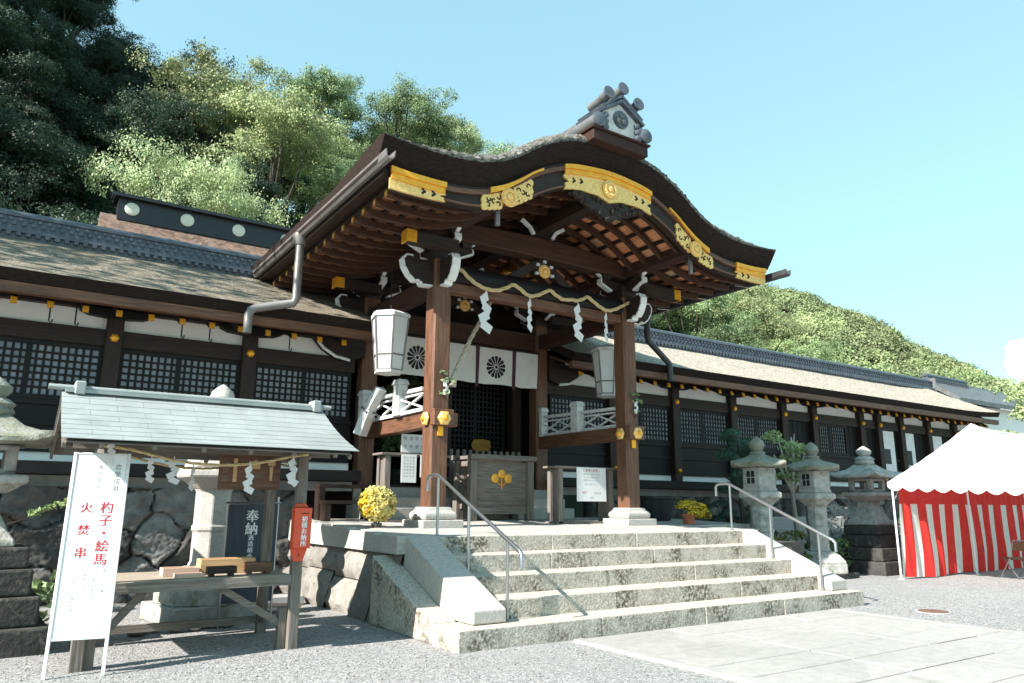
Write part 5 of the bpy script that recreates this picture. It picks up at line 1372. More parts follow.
# side shelf bench left at the back of the platform
t = T('wooden_step_bench', 'dark two tier wooden bench at the left rear of the platform', 'bench', (5.2, 12.9, 1.2))
mb = MB(); mb.bb(4.62, 5.62, 12.60, 12.92, 1.52, 1.58); mb.bb(4.62, 5.62, 12.95, 13.25, 1.80, 1.86); mb.obj('plank', 'dark_x', t)
for x in (4.68, 5.56):
    mb = MB(); mb.bb(x - 0.05, x + 0.05, 12.64, 12.9, fz(12.7), 1.518); mb.bb(x - 0.05, x + 0.05, 12.97, 13.22, fz(12.9), 1.798); mb.obj('leg', 'dark_z', t)
# ================================================================== PLANTS ON THE PLATFORM
def flower_mass(parent, clumps, n, size, mats, seed, fr=(0.75, 0.25)):
    g = np.random.default_rng(seed)
    Pp, d = crown_pts(n, clumps, g)
    V = leaf_quads(Pp, d, size, g, 0.75, 0.6)
    mi = (g.uniform(0, 1, n) > fr[0]).astype(int) if len(mats) > 1 else None
    o = bpy.data.objects.new('blossom', fast_mesh('blossom', V, 4, None, mats, mi)); COL.objects.link(o); o.parent = parent
    return o
t = T('chrysanthemum_ball', 'pale yellow ball shaped chrysanthemum at the left edge of the platform', 'potted plant', (4.84, 10.95, 1.165))
g = np.random.default_rng(2)
dirs = g.normal(0, 1, (2600, 3)); dirs /= np.linalg.norm(dirs, axis=1)[:, None]
Pp = np.array([0, 0, 0.36]) + dirs * np.array([0.275, 0.275, 0.26]) * (g.uniform(0.84, 1.05, 2600) + 0.06 * np.sin(dirs[:, 0] * 7 + 2) * np.cos(dirs[:, 2] * 9 + dirs[:, 1] * 6))[:, None]
mi = np.where(dirs[:, 0] + g.normal(0, 0.3, 2600) < -0.75, 1, 0)
o = bpy.data.objects.new('blossom', fast_mesh('blossom', leaf_quads(Pp, dirs, 0.028, g, 0.85, 0.5), 4, None, ['petal_yellow', 'petal_deep'], mi)); COL.objects.link(o); o.parent = t
mb = MB(); mb.lathe([(0.02, -0.23), (0.16, -0.16), (0.225, 0), (0.16, 0.16), (0.02, 0.22)], (4.84, 10.95, 1.525), 16); mb.obj('foliage', 'leaf_shrub', t, smooth=True)
mb = MB()
for k in range(5): mb.tube([(4.84 + 0.02 * math.cos(k * 1.3), 10.95 + 0.02 * math.sin(k * 1.3), 1.19), (4.84 + 0.09 * math.cos(k * 1.3), 10.95 + 0.09 * math.sin(k * 1.3), 1.4)], 0.012, 5)
mb.obj('stem', 'bark', t)
mb = MB(); mb.lathe([(0.06, 0), (0.085, 0.05), (0.08, 0.07), (0.06, 0.06)], (4.84, 10.95, fz(10.95)), 14); mb.obj('pot', 'dark_stone', t, smooth=True)

t = T('potted_chrysanthemum', 'bushy deep yellow chrysanthemum in a terracotta pot right of the right pillar', 'potted plant', (11.55, 10.8, 1.16))
flower_mass(t, [(np.array([0.0, 0, 0.36]), 0.20), (np.array([0.17, -0.05, 0.30]), 0.21), (np.array([0.33, -0.03, 0.21]), 0.19), (np.array([0.06, -0.12, 0.22]), 0.15), (np.array([0.46, 0, 0.14]), 0.15), (np.array([-0.10, 0, 0.33]), 0.18), (np.array([0.22, -0.05, 0.18]), 0.16)], 2000, 0.026, ['petal_deep', 'leaf_shrub', ], 5, (0.70, 0.3))
mb = MB(); mb.lathe([(0.10, 0), (0.135, 0.16), (0.15, 0.165), (0.15, 0.20), (0.12, 0.20)], (11.55, 10.8, fz(10.8)), 18); mb.obj('pot', 'terracotta', t, smooth=True)
t = T('water_tub', 'black round tub behind the right pillar beside the potted flowers', 'tub', (12.0, 12.2, 1.2))
mb = MB(); mb.lathe([(0.34, 0), (0.40, 0.45), (0.43, 0.46), (0.43, 0.52), (0.38, 0.52), (0.37, 0.40)], (12.0, 12.2, fz(12.2)), 24); mb.obj('tub_body', 'black_plastic', t, smooth=True)

# ================================================================== WOODEN STALL
t = T('wooden_stall', 'small open wooden stall with a pale green sheet metal roof', 'stall', (1.8, 8.9, 0))
SX0, SX1, SYF, SYB, SYR = 0.37, 3.14, 7.78, 9.96, 8.87
zf = lambda y: 2.075 + (2.63 - 2.075) * (1 - abs(y - SYR) / (SYR - SYF)) - 0.035 * math.sin(PI * (1 - abs(y - SYR) / (SYR - SYF)))
mb = MB(); nr = 9
for side in (-1, 1):
    for r in range(nr):                               # overlapping courses of metal shingles
        f0, f1 = r / nr, (r + 1) / nr
        y0, y1 = SYR + side * (SYR - SYF) * (1 - f0), SYR + side * (SYR - SYF) * (1 - f1)
        z0, z1 = zf(y0), zf(y1); x = SX0 - (0.25 if r % 2 else 0.0)
        fl0, fl1 = 0.06 * (1 - f0) ** 2, 0.06 * (1 - f1) ** 2
        while x < SX1:
            xa, xb = max(x, SX0), min(x + 0.5, SX1)
            if xb - xa > 0.02:
                ea0 = 0; eb0 = fl0 if xb == SX1 else 0; ea1 = 0; eb1 = fl1 if xb == SX1 else 0
                vs = [(xa + ea0 + 0.0015, y0, z0 + 0.007), (xb + eb0 - 0.0015, y0, z0 + 0.007), (xb + eb1 - 0.0015, y1, z1 + 0.002), (xa + ea1 + 0.0015, y1, z1 + 0.002)]
                vs += [(a, b, c - 0.006) for a, b, c in vs]
                mb.add(vs, [(0, 1, 2, 3), (7, 6, 5, 4), (0, 4, 5, 1), (1, 5, 6, 2), (2, 6, 7, 3), (3, 7, 4, 0)] if side < 0 else [(3, 2, 1, 0), (4, 5, 6, 7), (1, 5, 4, 0), (2, 6, 5, 1), (3, 7, 6, 2), (0, 4, 7, 3)])
            x += 0.5
rf = mb.obj('roof', 'copper_sheet', t)
mb = MB(); mb.bb(SX0 + 0.03, SX1 - 0.03, SYR - 0.08, SYR + 0.08, 2.62, 2.655); mb.tube([(SX0 - 0.12, SYR, 2.67), (SX1 + 0.10, SYR, 2.67)], 0.03, 10)
rg = mb.obj('ridge', 'copper_sheet', rf, smooth=True)
for x in (SX0 + 0.16, SX1 - 0.1):
    mb = MB(); mb.bb(x - 0.05, x + 0.05, SYR - 0.10, SYR + 0.10, 2.60, 2.74); mb.obj('ridge_cap', 'copper_sheet', rg, bevel=0.012)
for xg in (SX0 + 0.03, SX1 - 0.03):
    mb = MB()
    for y0, y1 in ((SYF + 0.03, SYR), (SYB - 0.03, SYR)): mb.bar((xg, y0, zf(y0) - 0.075), (xg, y1, zf(y1) - 0.115), 0.03, 0.05)
    mb.obj('gable_rafter', 'old_y', t)
mb = MB(); pts = [(SX0 + 0.05, SYF + 0.05), (SX1 - 0.05, SYF + 0.05)]
for y0, y1 in ((SYF + 0.03, SYR), (SYB - 0.03, SYR)):
    n = 8
    for i in range(n):
        a, b = y0 + (y1 - y0) * i / n, y0 + (y1 - y0) * (i + 1) / n
        mb.bar((0.42, (a + b) / 2, zf((a + b) / 2) - 0.045), (3.09, (a + b) / 2, zf((a + b) / 2) - 0.045), abs(b - a) + 0.001, 0.012, upv=(0, (zf(a) - zf(b)) / (b - a) if True else 0, 1))
mb.obj('roof_board', 'old_x', t)
for x in (0.7, 1.15, 1.6, 2.05, 2.5, 2.95):
    mb = MB()
    for y0, y1 in ((SYF + 0.05, SYR), (SYB - 0.05, SYR)): mb.bar((x, y0, zf(y0) - 0.075), (x, y1, zf(y1) - 0.115), 0.04, 0.045)
    mb.obj('rafter', 'old_y', t)
for x in (0.84, 2.76):
    for y, zt_ in ((8.34, 2.16), (9.50, 2.12)):
        mb = MB(); mb.bb(x - 0.055, x + 0.055, y - 0.055, y + 0.055, -0.05, zt_); mb.obj('post', 'old_z', t, bevel=0.008)
mb = MB(); mb.bb(0.5, 3.05, 8.27, 8.284, 2.02, 2.12); mb.bb(0.5, 3.05, 9.51, 9.6, 2.02, 2.12); mb.obj('beam', 'old_x', t); mb = MB(); mb.bb(0.5, 3.05, 8.84, 8.92, 2.40, 2.5); mb.obj('ridge_beam', 'old_x', t)
mb = MB(); mb.bb(0.79, 0.89, 8.396, 9.444, 2.0, 2.09); mb.bb(2.71, 2.81, 8.396, 9.444, 2.0, 2.09); mb.obj('cross_beam', 'old_y', t)
mb = MB()
for k in range(4): mb.bb(0.78, 2.71, 8.30 + 0.29 * k, 8.583 + 0.29 * k, 0.715, 0.76)
tb = mb.obj('table_top', 'table_wood', t, bevel=0.006)
mb = MB(); mb.bb(0.9, 2.7, 8.283, 8.298, 0.655, 0.755); mb.obj('apron', 'old_x', tb); mb = MB(); mb.bb(0.9, 2.7, 9.46, 9.48, 0.64, 0.71); mb.obj('apron', 'old_x', tb)
mb = MB(); mb.bar((1.30, 8.40, 0.68), (0.90, 8.40, 0.22), 0.04, 0.07); mb.obj('brace', 'old_x', tb); mb = MB(); mb.bar((1.95, 8.40, 0.68), (2.70, 8.40, 0.22), 0.04, 0.07); mb.obj('brace', 'old_x', tb); mb = MB(); mb.bar((2.55, 8.9, 0.7), (2.74, 9.42, 0.15), 0.05, 0.05); mb.obj('brace', 'old_x', tb)
mb = MB(); mb.bb(2.62, 2.70, 8.36, 8.46, -0.03, 0.42); mb.obj('prop', 'old_z', tb)
mb = MB(); mb.bb(0.9, 2.7, 9.47, 9.53, 0.12, 0.2); mb.obj('foot_rail', 'old_x', tb)
# straw rope and streamers round the stall
mb = MB(); twisted(mb, smooth_path([(0.72, 8.22, 2.05), (1.0, 8.2, 2.02), (1.4, 8.2, 1.93), (1.8, 8.2, 1.90), (2.2, 8.2, 1.93), (2.6, 8.21, 2.02), (2.78, 8.22, 2.05)], 5), 0.016, 10)
twisted(mb, smooth_path([(2.83, 8.3, 2.02), (2.86, 8.9, 1.95), (2.83, 9.5, 2.0)], 5), 0.014, 10)
twisted(mb, smooth_path([(0.80, 8.4, 2.02), (1.6, 8.7, 1.88), (2.7, 9.45, 1.98)], 5), 0.014, 10)
tag(mb.obj('straw_rope', 'straw', smooth='all'), 'thin straw rope strung round the wooden stall under its eaves', 'rope')
for x, y, z, h, lab, tn in ((0.82, 8.19, 2.10, 0.24, 'white paper streamer on the stall just above the white signboard', 0.5), (1.20, 8.3, 1.97, 0.26, 'white paper streamer on the stall, first right of the signboard', 0.6), (1.42, 8.35, 1.96, 0.26, 'white paper streamer on the stall, second right of the signboard', -0.5), (1.66, 8.6, 1.90, 0.26, 'white paper streamer on the stall in front of the carved lantern', 0.9), (2.14, 8.18, 1.93, 0.32, 'large white paper streamer hanging over the brown votive plank', 0.1), (2.60, 8.18, 2.02, 0.32, 'white paper streamer at the right end of the brown votive plank', -0.2), (2.84, 8.85, 1.98, 0.27, 'white paper streamer on the right side of the stall beside its front post', 0.9)):
    shide('paper_streamer', lab, (x, y, z), h, 0.12, 'paper streamers on the stall', turn=tn)
# brown plank with painted ladles
t = T('votive_plank', 'dark brown plank painted with ladles hanging under the stall roof', 'sign', (2.22, 8.5, 1.7))
mb = MB(); mb.bb(1.90, 2.56, 8.48, 8.51, 1.66, 2.06); mb.obj('board', 'wood_x', t, bevel=0.006)
mb = MB()
def ladle(mb, x, z, s, y=8.478):
    mb.disc((x, y, z), 0.042 * s, 0.006, n=18); mb.prism([(x - 0.02 * s, z - 0.03 * s), (x + 0.02 * s, z - 0.03 * s), (x + 0.011 * s, z - 0.19 * s), (x - 0.011 * s, z - 0.19 * s)], 'y', y - 0.006, y)
ladle(mb, 2.455, 1.95, 1.0); mb.bb(2.225, 2.33, 8.472, 8.478, 1.885, 1.955); mb.prism([(2.22, 1.955), (2.335, 1.955), (2.28, 1.985)], 'y', 8.472, 8.478)
mb.bb(2.045, 2.085, 8.472, 8.478, 1.74, 1.99)
mb.obj('painted_picture', 'new_wood', t)
mb = MB(); column_text(mb, '火焚串', 0.075, (1.965, 8.4785, 1.94), (1, 0, 0), (0, 0, 1), 0.085); put_text(mb, '絵馬', 0.055, (2.28, 8.4785, 1.80), (1, 0, 0), (0, 0, 1)); put_text(mb, '杓子', 0.055, (2.44, 8.4785, 1.70), (1, 0, 0), (0, 0, 1))
mb.obj('lettering', 'old_x', t)
# orange red slot box on the post
t = T('collection_box', 'orange red slot box with white lettering on the right front stall post', 'box', (2.76, 8.2, 0.95))
mb = MB(); mb.bb(2.655, 2.845, 8.165, 8.283, 1.04, 1.47); mb.prism([(2.655, 1.038), (2.70, 0.90), (2.80, 0.90), (2.845, 1.038)], 'y', 8.255, 8.282); mb.prism([(2.665, 1.472), (2.70, 1.515), (2.80, 1.515), (2.835, 1.472)], 'y', 8.255, 8.282)
mb.obj('box_body', 'red_paint', t, bevel=0.006)
mb = MB(); mb.bb(2.72, 2.81, 8.162, 8.1645, 1.405, 1.413); mb.disc((2.75, 8.255, 0.955), 0.008, 0.003, n=8); mb.disc((2.75, 8.255, 0.975), 0.008, 0.003, n=8); mb.obj('slot', 'crest_ink', t)
mb = MB(); column_text(mb, '初穂お納所', 0.066, (2.765, 8.1635, 1.345), (1, 0, 0), (0, 0, 1), 0.064, 0.002); mb.obj('lettering', 'white_ink', t)
# wooden boxes on the table
def wbox(name, label, c, d, mat, feet=False, rz=0.0, lidmat=None):
    o = TL(name, label, 'box', c, 'wooden boxes on the stall table', rz)
    x, y, z = d; th = 0.012; z0 = 0.028 if feet else 0.0
    mb = MB()
    mb.bb(-x / 2, x / 2, -y / 2, -y / 2 + th, z0, z); mb.bb(-x / 2, x / 2, y / 2 - th, y / 2, z0, z); mb.bb(-x / 2, -x / 2 + th, -y / 2 + th, y / 2 - th, z0, z); mb.bb(x / 2 - th, x / 2, -y / 2 + th, y / 2 - th, z0, z); mb.bb(-x / 2 + th, x / 2 - th, -y / 2 + th, y / 2 - th, z0, z0 + th)
    mb.obj('tray', mat, o, bevel=0.003)
    if feet:
        for s in (-1, 1):
            mb = MB(); mb.bb(s * x * 0.34 - 0.02, s * x * 0.34 + 0.02, -y / 2 + 0.005, y / 2 - 0.005, 0, z0 - 0.001); mb.obj('foot', mat, o)
    mb = MB(); mb.bb(-x / 2 + 0.014, x / 2 - 0.014, -y / 2 + 0.014, y / 2 - 0.014, z0 + 0.014, z - 0.012); mb.obj('contents', lidmat or 'new_wood', o)
wbox('wooden_box', 'long pale wooden box at the back of the stall table', (2.16, 8.92, 0.761), (0.58, 0.22, 0.155), 'new_wood')
wbox('wooden_box', 'flat pinkish wooden tray at the left end of the row on the stall table', (1.66, 8.80, 0.761), (0.36, 0.20, 0.085), 'pink_wood')
wbox('wooden_box', 'small thin pinkish block in front of the flat wooden tray', (1.70, 8.50, 0.761), (0.28, 0.14, 0.045), 'pink_wood', rz=0.05)
wbox('wooden_box', 'small dark grey footed tray in the middle of the stall table', (2.02, 8.52, 0.761), (0.29, 0.14, 0.10), 'dark_x', True)
wbox('wooden_box', 'brown footed tray with red contents at the right end of the stall table', (2.42, 8.60, 0.761), (0.28, 0.16, 0.125), 'wood_x', True, lidmat='pink_wood')
# indigo banner with white lettering behind the stall
t = T('dedication_banner', 'dark indigo banner with white lettering behind the stall', 'banner', (2.72, 10.05, 0))
mb = MB(); mb.bb(2.40, 3.02, 10.0, 10.012, 0.3, 1.50); mb.obj('cloth', 'navy', t)
mb = MB(); mb.tube([(2.36, 10.01, 1.52), (3.06, 10.01, 1.52)], 0.014, 6); mb.tube([(3.03, 10.03, 0), (3.03, 10.03, 1.6)], 0.014, 6); mb.tube([(2.39, 10.03, 0), (2.39, 10.03, 1.6)], 0.014, 6); mb.obj('frame', 'steel', t)
mb = MB(); column_text(mb, '奉納', 0.165, (2.70, 9.998, 1.345), (1, 0, 0), (0, 0, 1), 0.16, 0.004); column_text(mb, '酒造組合', 0.07, (2.70, 9.998, 1.08), (1, 0, 0), (0, 0, 1), 0.075, 0.002); mb.obj('lettering', 'white_ink', t)
# white leaning signboard
t = T('signboard', 'tall white signboard with red lettering leaning against the stall', 'sign', (0.75, 8.0, 0))
bl_, br_, tl_ = Vector((0.49, 8.02, 0)), Vector((0.93, 7.95, 0)), Vector((0.545, 8.29, 1.98))
ax = (br_ - bl_).normalized(); up2 = (tl_ - bl_ - ax * (tl_ - bl_).dot(ax)).normalized(); nr_ = ax.cross(up2)
Hs, Ws = 2.0, 0.46
S = lambda u, v, w_=0: bl_ + ax * u + up2 * v + nr_ * w_
mb = MB()
def slab(mb, u0, u1, v0, v1, w0, w1):
    vs = [S(u0, v0, w0), S(u1, v0, w0), S(u1, v1, w0), S(u0, v1, w0), S(u0, v0, w1), S(u1, v0, w1), S(u1, v1, w1), S(u0, v1, w1)]
    mb.add(vs, [(0, 3, 2, 1), (4, 5, 6, 7), (0, 1, 5, 4), (1, 2, 6, 5), (2, 3, 7, 6), (3, 0, 4, 7)])
slab(mb, 0.018, Ws - 0.018, 0.33, Hs - 0.02, -0.012, 0.0); bd = mb.obj('board', 'sign_white', t)
mb = MB(); slab(mb, -0.014, 0.016, 0, Hs, -0.022, 0.008); slab(mb, Ws - 0.016, Ws + 0.014, 0, Hs, -0.022, 0.008); slab(mb, 0.017, Ws - 0.017, Hs - 0.019, Hs, -0.022, 0.006); slab(mb, 0.017, Ws - 0.017, 0.31, 0.329, -0.022, 0.006)
mb.obj('frame', 'white_paint', t, bevel=0.004)
mb = MB(); column_text(mb, '杓子・絵馬', 0.115, S(Ws * 0.70, 1.47, 0.0015), ax, up2, 0.118, 0.002); column_text(mb, '火焚串', 0.105, S(Ws * 0.33, 1.47, 0.0015), ax, up2, 0.205, 0.002); mb.obj('red_lettering', 'red_ink', bd)
mb = MB(); column_text(mb, '恋愛成就', 0.06, S(Ws * 0.82, 1.86, 0.001), ax, up2, 0.068); mb.obj('dark_lettering', 'dark_ink', bd)
mb = MB(); column_text(mb, '家内安全・', 0.045, S(Ws * 0.5, 1.86, 0.001), ax, up2, 0.062)
for k, s_ in enumerate(('願いごとをお書きになり火焚にてお焚き', 'お名前と年齢を添えて', '神前にお供え下さい', '一本につき初穂料を納')):
    column_text(mb, s_, 0.028, S(Ws * (0.80 - 0.17 * k), 0.90 - 0.02 * k, 0.001), ax, up2, 0.03)
mb.obj('small_lettering', 'grey_ink', bd)
mb = MB(); mb.bb(0.69, 0.80, 8.22, 8.30, -0.03, 0.40); tag(mb.obj('timber_stake', 'old_z', bevel=0.006), 'short grey timber stake under the white signboard', 'stake')
# odds and ends by the stall
mb = MB(); mb.bar((3.05, 11.3, 0.09), (3.75, 11.0, 0.09), 0.22, 0.05); mb.bar((3.1, 11.35, 0.05), (3.1, 11.15, 0.05), 0.07, 0.03)
tag(mb.obj('timber_plank', 'pink_wood', bevel=0.005), 'short reddish plank lying on the ground at the foot of the platform wall', 'plank')
mb = MB(); mb.bb(2.95, 4.05, 11.75, 11.95, 0.0, 0.15); tag(mb.obj('kerb_stone', 'concrete', bevel=0.02), 'low grey kerb stone between the carved lantern and the platform wall', 'kerb stone')
q = random.Random(77)
for k in range(9):
    mb = MB(); r = q.uniform(0.06, 0.13); mb.lathe([(r * 0.3, -r * 0.4), (r, -r * 0.1), (r * 0.9, r * 0.35), (r * 0.4, r * 0.6)], (0, 0, 0), 7, phase=q.uniform(0, 1)); mb.v = [(a * q.uniform(0.8, 1.3), b * q.uniform(0.8, 1.2), c) for a, b, c in mb.v]
    o = mb.obj('loose_stone', 'wall_stone', bevel=0.015); o.location = (1.45 + k * 0.13 + q.uniform(-0.05, 0.05), 10.15 + q.uniform(-0.12, 0.12), 0.04); o.rotation_euler = (0, 0, q.uniform(0, 6))
    tag(o, 'rough stone lying at the foot of the carved stone lantern base', 'stone', 'loose stones by the carved lantern')

# ================================================================== STONE LANTERNS
def lantern(name, label, loc, kind, rz=0.0, s=1.0, bw=1.0):
    t = TL(name, label, 'stone lantern', loc, None, rz); t.scale = (s, s, s)
    def part(nm, prof, n, z, mat, phase=None, smooth=True, bev=0.012):
        mb = MB(); mb.lathe(prof, (0, 0, z), n, phase=PI / n if phase is None else phase); return mb.obj(nm, mat, t, smooth=smooth and n > 8, bevel=bev if n <= 8 else 0)
    if kind == 'tall':                                # hexagonal kasuga style lantern
        part('base_step', [(0.82, 0), (0.82, 0.22)], 4, 0, 'dark_stone'); part('base_step', [(0.62, 0), (0.62, 0.20)], 6, 0.221, 'lantern_stone')
        part('lotus_base', [(0.60, 0), (0.60, 0.05), (0.48, 0.17), (0.33, 0.24), (0.27, 0.25)], 6, 0.422, 'lantern_stone')
        part('shaft', [(0.245, 0), (0.245, 0.03), (0.225, 0.05), (0.225, 0.44), (0.245, 0.45), (0.245, 0.51), (0.225, 0.52), (0.225, 0.96), (0.25, 0.98)], 8, 0.67, 'lantern_stone')
        part('platform_stone', [(0.26, 0), (0.38, 0.10), (0.49, 0.16), (0.49, 0.25), (0.44, 0.28)], 6, 1.65, 'lantern_stone', bev=0.015)
        fb = part('fire_box', [(0.40, 0), (0.40, 0.05), (0.37, 0.06), (0.37, 0.47), (0.40, 0.48)], 6, 1.931, 'lantern_stone')
        for k in range(6):
            if k % 2 == 0 or k == 5:
                a = 2 * PI * (k + 0.5) / 6 + PI / 6; d = Vector((math.cos(a), math.sin(a), 0)); sdv = Vector((-d.y, d.x, 0)); c = d * 0.322 + Vector((0, 0, 2.215))
                mb = MB(); mb.box(c, (0.012, 0.20, 0.28), rz=a); wn_ = mb.obj('window_opening', 'black_plastic', fb)
                mb = MB()
                for e in (-0.10, 0, 0.10): mb.box(c + sdv * e + d * 0.01, (0.016, 0.014 if e == 0 else 0.022, 0.30), rz=a)
                for e in (-0.14, 0.0, 0.14): mb.box(c + Vector((0, 0, e)) + d * 0.012, (0.016, 0.22, 0.014 if e == 0 else 0.022), rz=a)
                mb.obj('window_grille', 'lantern_stone', wn_)
        cp = MB(); prof = [(0.36, 0.0), (0.585, 0.005), (0.61, 0.03), (0.605, 0.08), (0.50, 0.125), (0.35, 0.185), (0.23, 0.24), (0.165, 0.27), (0.175, 0.29), (0.13, 0.30)]
        n = 24; qn = np.random.default_rng(int(abs(loc[0]) * 10))
        for r, z in prof:
            for j in range(n):
                a = 2 * PI * j / n + PI / 6; hexr = math.cos(PI / 6) / math.cos(((a - PI / 6) % (PI / 3)) - PI / 6)
                lift = 0.05 * (1 - abs(((a - PI / 6) % (PI / 3)) / (PI / 6) - 1)) if False else 0.06 * abs((((a - PI / 6) % (PI / 3)) / (PI / 6)) - 1) ** 3 * (r / 0.61) ** 2
                cp.v.append((r * hexr * 1.04 * math.cos(a), r * hexr * 1.04 * math.sin(a), 2.413 + z + lift + qn.normal(0, 0.006)))
        k = len(prof); cp.f = [(i * n + j, i * n + (j + 1) % n, (i + 1) * n + (j + 1) % n, (i + 1) * n + j) for i in range(k - 1) for j in range(n)] + [tuple(range(n))[::-1], tuple(range((k - 1) * n, k * n))]; cp.m = [0] * len(cp.f)
        cp.obj('roof', 'lantern_cap', t, smooth=True, angle=60)
        part('finial', [(0.15, 0), (0.17, 0.03), (0.10, 0.07), (0.13, 0.10), (0.165, 0.18), (0.14, 0.26), (0.07, 0.33), (0.01, 0.37)], 18, 2.708, 'lantern_cap')
    else:                                             # square stepped lantern with a flaring leg
        h0 = 0
        for k, (r, h) in enumerate(((0.86, 0.32), (0.74, 0.30), (0.64, 0.28), (0.58, 0.22))):
            mb = MB(); q = random.Random(k + int(loc[0] * 7)); mb.box((0, 0, h0 + h / 2), (2 * r * bw, 2 * r * bw, h - 0.006)); mb.obj('base_step', 'dark_stone', t, bevel=0.025, seg=2); h0 += h
        mb = MB(); mb.lathe([(0.54, 0), (0.54, 0.06), (0.44, 0.16), (0.30, 0.36), (0.25, 0.50), (0.245, 0.56), (0.30, 0.57)], (0, 0, h0), 4, phase=PI / 4)
        mb.v = [(a * 1.0, b * 1.0, c) for a, b, c in mb.v]; mb.obj('flared_leg', 'lantern_stone', t, bevel=0.02, seg=2); h0 += 0.571
        mb = MB(); mb.lathe([(0.36, 0), (0.56, 0.10), (0.60, 0.11), (0.60, 0.19), (0.52, 0.20)], (0, 0, h0), 4, phase=PI / 4); mb.obj('platform_stone', 'lantern_stone', t, bevel=0.015); h0 += 0.201
        mb = MB(); f = 0.30
        for sx_ in (-1, 1):
            for sy_ in (-1, 1): mb.box((sx_ * (f - 0.06), sy_ * (f - 0.06), h0 + 0.15), (0.12, 0.12, 0.30))
        mb.bb(-f, f, -f, f, h0 - 0.001, h0 + 0.06); mb.bb(-f, f, -f, f, h0 + 0.26, h0 + 0.32); mb.obj('fire_box', 'lantern_stone', t, bevel=0.02, seg=2); h0 += 0.32
        n = 32; cp = MB(); prof = [(0.34, 0), (0.60, 0.0), (0.64, 0.025), (0.63, 0.075), (0.47, 0.12), (0.32, 0.20), (0.22, 0.30), (0.17, 0.34)]
        for r, z in prof:
            for j in range(n):
                a = 2 * PI * j / n; sq = 1 / max(abs(math.cos(a)), abs(math.sin(a))); sq = 1 + (sq - 1) * 0.95; cf = ((sq - 1) / 0.414) ** 2
                cp.v.append((r * sq * math.cos(a), r * sq * math.sin(a), h0 + z + 0.10 * cf * (r / 0.64) ** 2))
        k = len(prof); cp.f = [(i * n + j, i * n + (j + 1) % n, (i + 1) * n + (j + 1) % n, (i + 1) * n + j) for i in range(k - 1) for j in range(n)] + [tuple(range(n))[::-1], tuple(range((k - 1) * n, k * n))]; cp.m = [0] * len(cp.f)
        cp.obj('roof', 'lantern_stone' if kind == 'pale' else 'lantern_cap', t, smooth=True, angle=60); h0 += 0.34
        part('finial', [(0.20, 0), (0.23, 0.04), (0.20, 0.09), (0.23, 0.13), (0.16, 0.19), (0.11, 0.21), (0.17, 0.27), (0.175, 0.33), (0.10, 0.40), (0.02, 0.45)], 18, h0, 'lantern_stone' if kind == 'pale' else 'lantern_cap')
    return t
lantern('stone_lantern', 'tall hexagonal mossy stone lantern right beside the steps, nearest the gate', (13.12, 10.25, -0.11), 'tall', 0.15)
lantern('stone_lantern', 'tall hexagonal mossy stone lantern, middle one of the three right of the steps', (15.22, 10.4, -0.11), 'tall', 0.1)
lantern('stone_lantern', 'pale squat square stone lantern on dark steps beside the tent', (17.4, 10.45, -0.02), 'pale', 0.0, 1.0, 0.76)
lantern('stone_lantern', 'rugged square stone lantern cut by the left edge of the photo', (-0.22, 10.05, -0.05), 'mossy', 0.05, 0.98, 0.9)
# carved hexagonal lantern behind the stall
t = lantern('stone_lantern', 'finely carved pale stone lantern standing behind the wooden stall', (2.42, 11.0, 0.0), 'tall', 0.2, 1.03)
for ch in t.children:
    if ch.name.startswith('base_step') : pass
    ch.data.materials[0] = MATS['granite_clean'] if not ch.name.startswith('base_step') else MATS['lantern_stone']

# ================================================================== TENT
t = T('event_tent', 'white canopy tent with scalloped edge at the right of the courtyard', 'tent', (16.3, 9.3, 0))
TX0, TX1, TYB, TYF, EZ = 16.22, 22.4, 9.25, 5.55, 2.06
TYM = 7.36
mb = MB(); nx_ = 40; ny_ = 16
def tz(u, y):                                          # canopy height: slopes to the ridge, fabric sags a little between poles
    f = 1 - abs(y - TYM) / ((TYB - TYM) if y > TYM else (TYM - TYF))
    sag = 0.05 * math.sin(PI * ((u * 2) % 1)) * f + 0.09 * math.sin(PI * min(1, u * 2.2)) * f
    return EZ - 0.05 * (y < TYM) * (1 - f) + (3.20 - EZ) * f - sag - 0.05 * math.sin(PI * f)
for i in range(nx_ + 1):
    u = i / nx_
    for j in range(ny_ + 1):
        y = TYB + (TYF - TYB) * j / ny_
        if abs(j - 8) < 0.1: y = TYM
        mb.v.append((TX0 + (TX1 - TX0) * u, y, tz(u, y)))
for i in range(nx_):
    for j in range(ny_):
        a = i * (ny_ + 1) + j; mb.f.append((a, a + 1, a + ny_ + 2, a + ny_ + 1)); mb.m.append(0)
cn = mb.obj('canopy', 'tent_white', t, smooth=True, angle=50)
# left gable flap with the scalloped hem, and hems along both eaves
def hem(mb, p0, p1, z0, z1, hh, n_sc, top=None):
    p0, p1 = Vector(p0), Vector(p1); n = n_sc * 10
    b = len(mb.v)
    for i in range(n + 1):
        u = i / n; p = p0.lerp(p1, u); sc = abs(math.sin(PI * u * n_sc)) ** 0.8
        zt_ = top(u) if top else z0 + (z1 - z0) * u
        zb2 = z0 + (z1 - z0) * u - hh + 0.085 * (1 - sc)
        rip = 0.012 * math.sin(u * n_sc * PI * 2)
        mb.v.append((p.x + rip, p.y, zt_)); mb.v.append((p.x + rip * 2, p.y, zb2))
    for i in range(n): mb.f.append((b + 2 * i, b + 2 * i + 1, b + 2 * i + 3, b + 2 * i + 2)); mb.m.append(0)
mb = MB()
def gtop(u):
    y = TYB + (TYF - TYB) * u; return tz(0, y)
hem(mb, (TX0 - 0.01, TYB, 0), (TX0 - 0.01, TYF, 0), EZ - 0.005, EZ - 0.19, 0.18, 11, gtop)
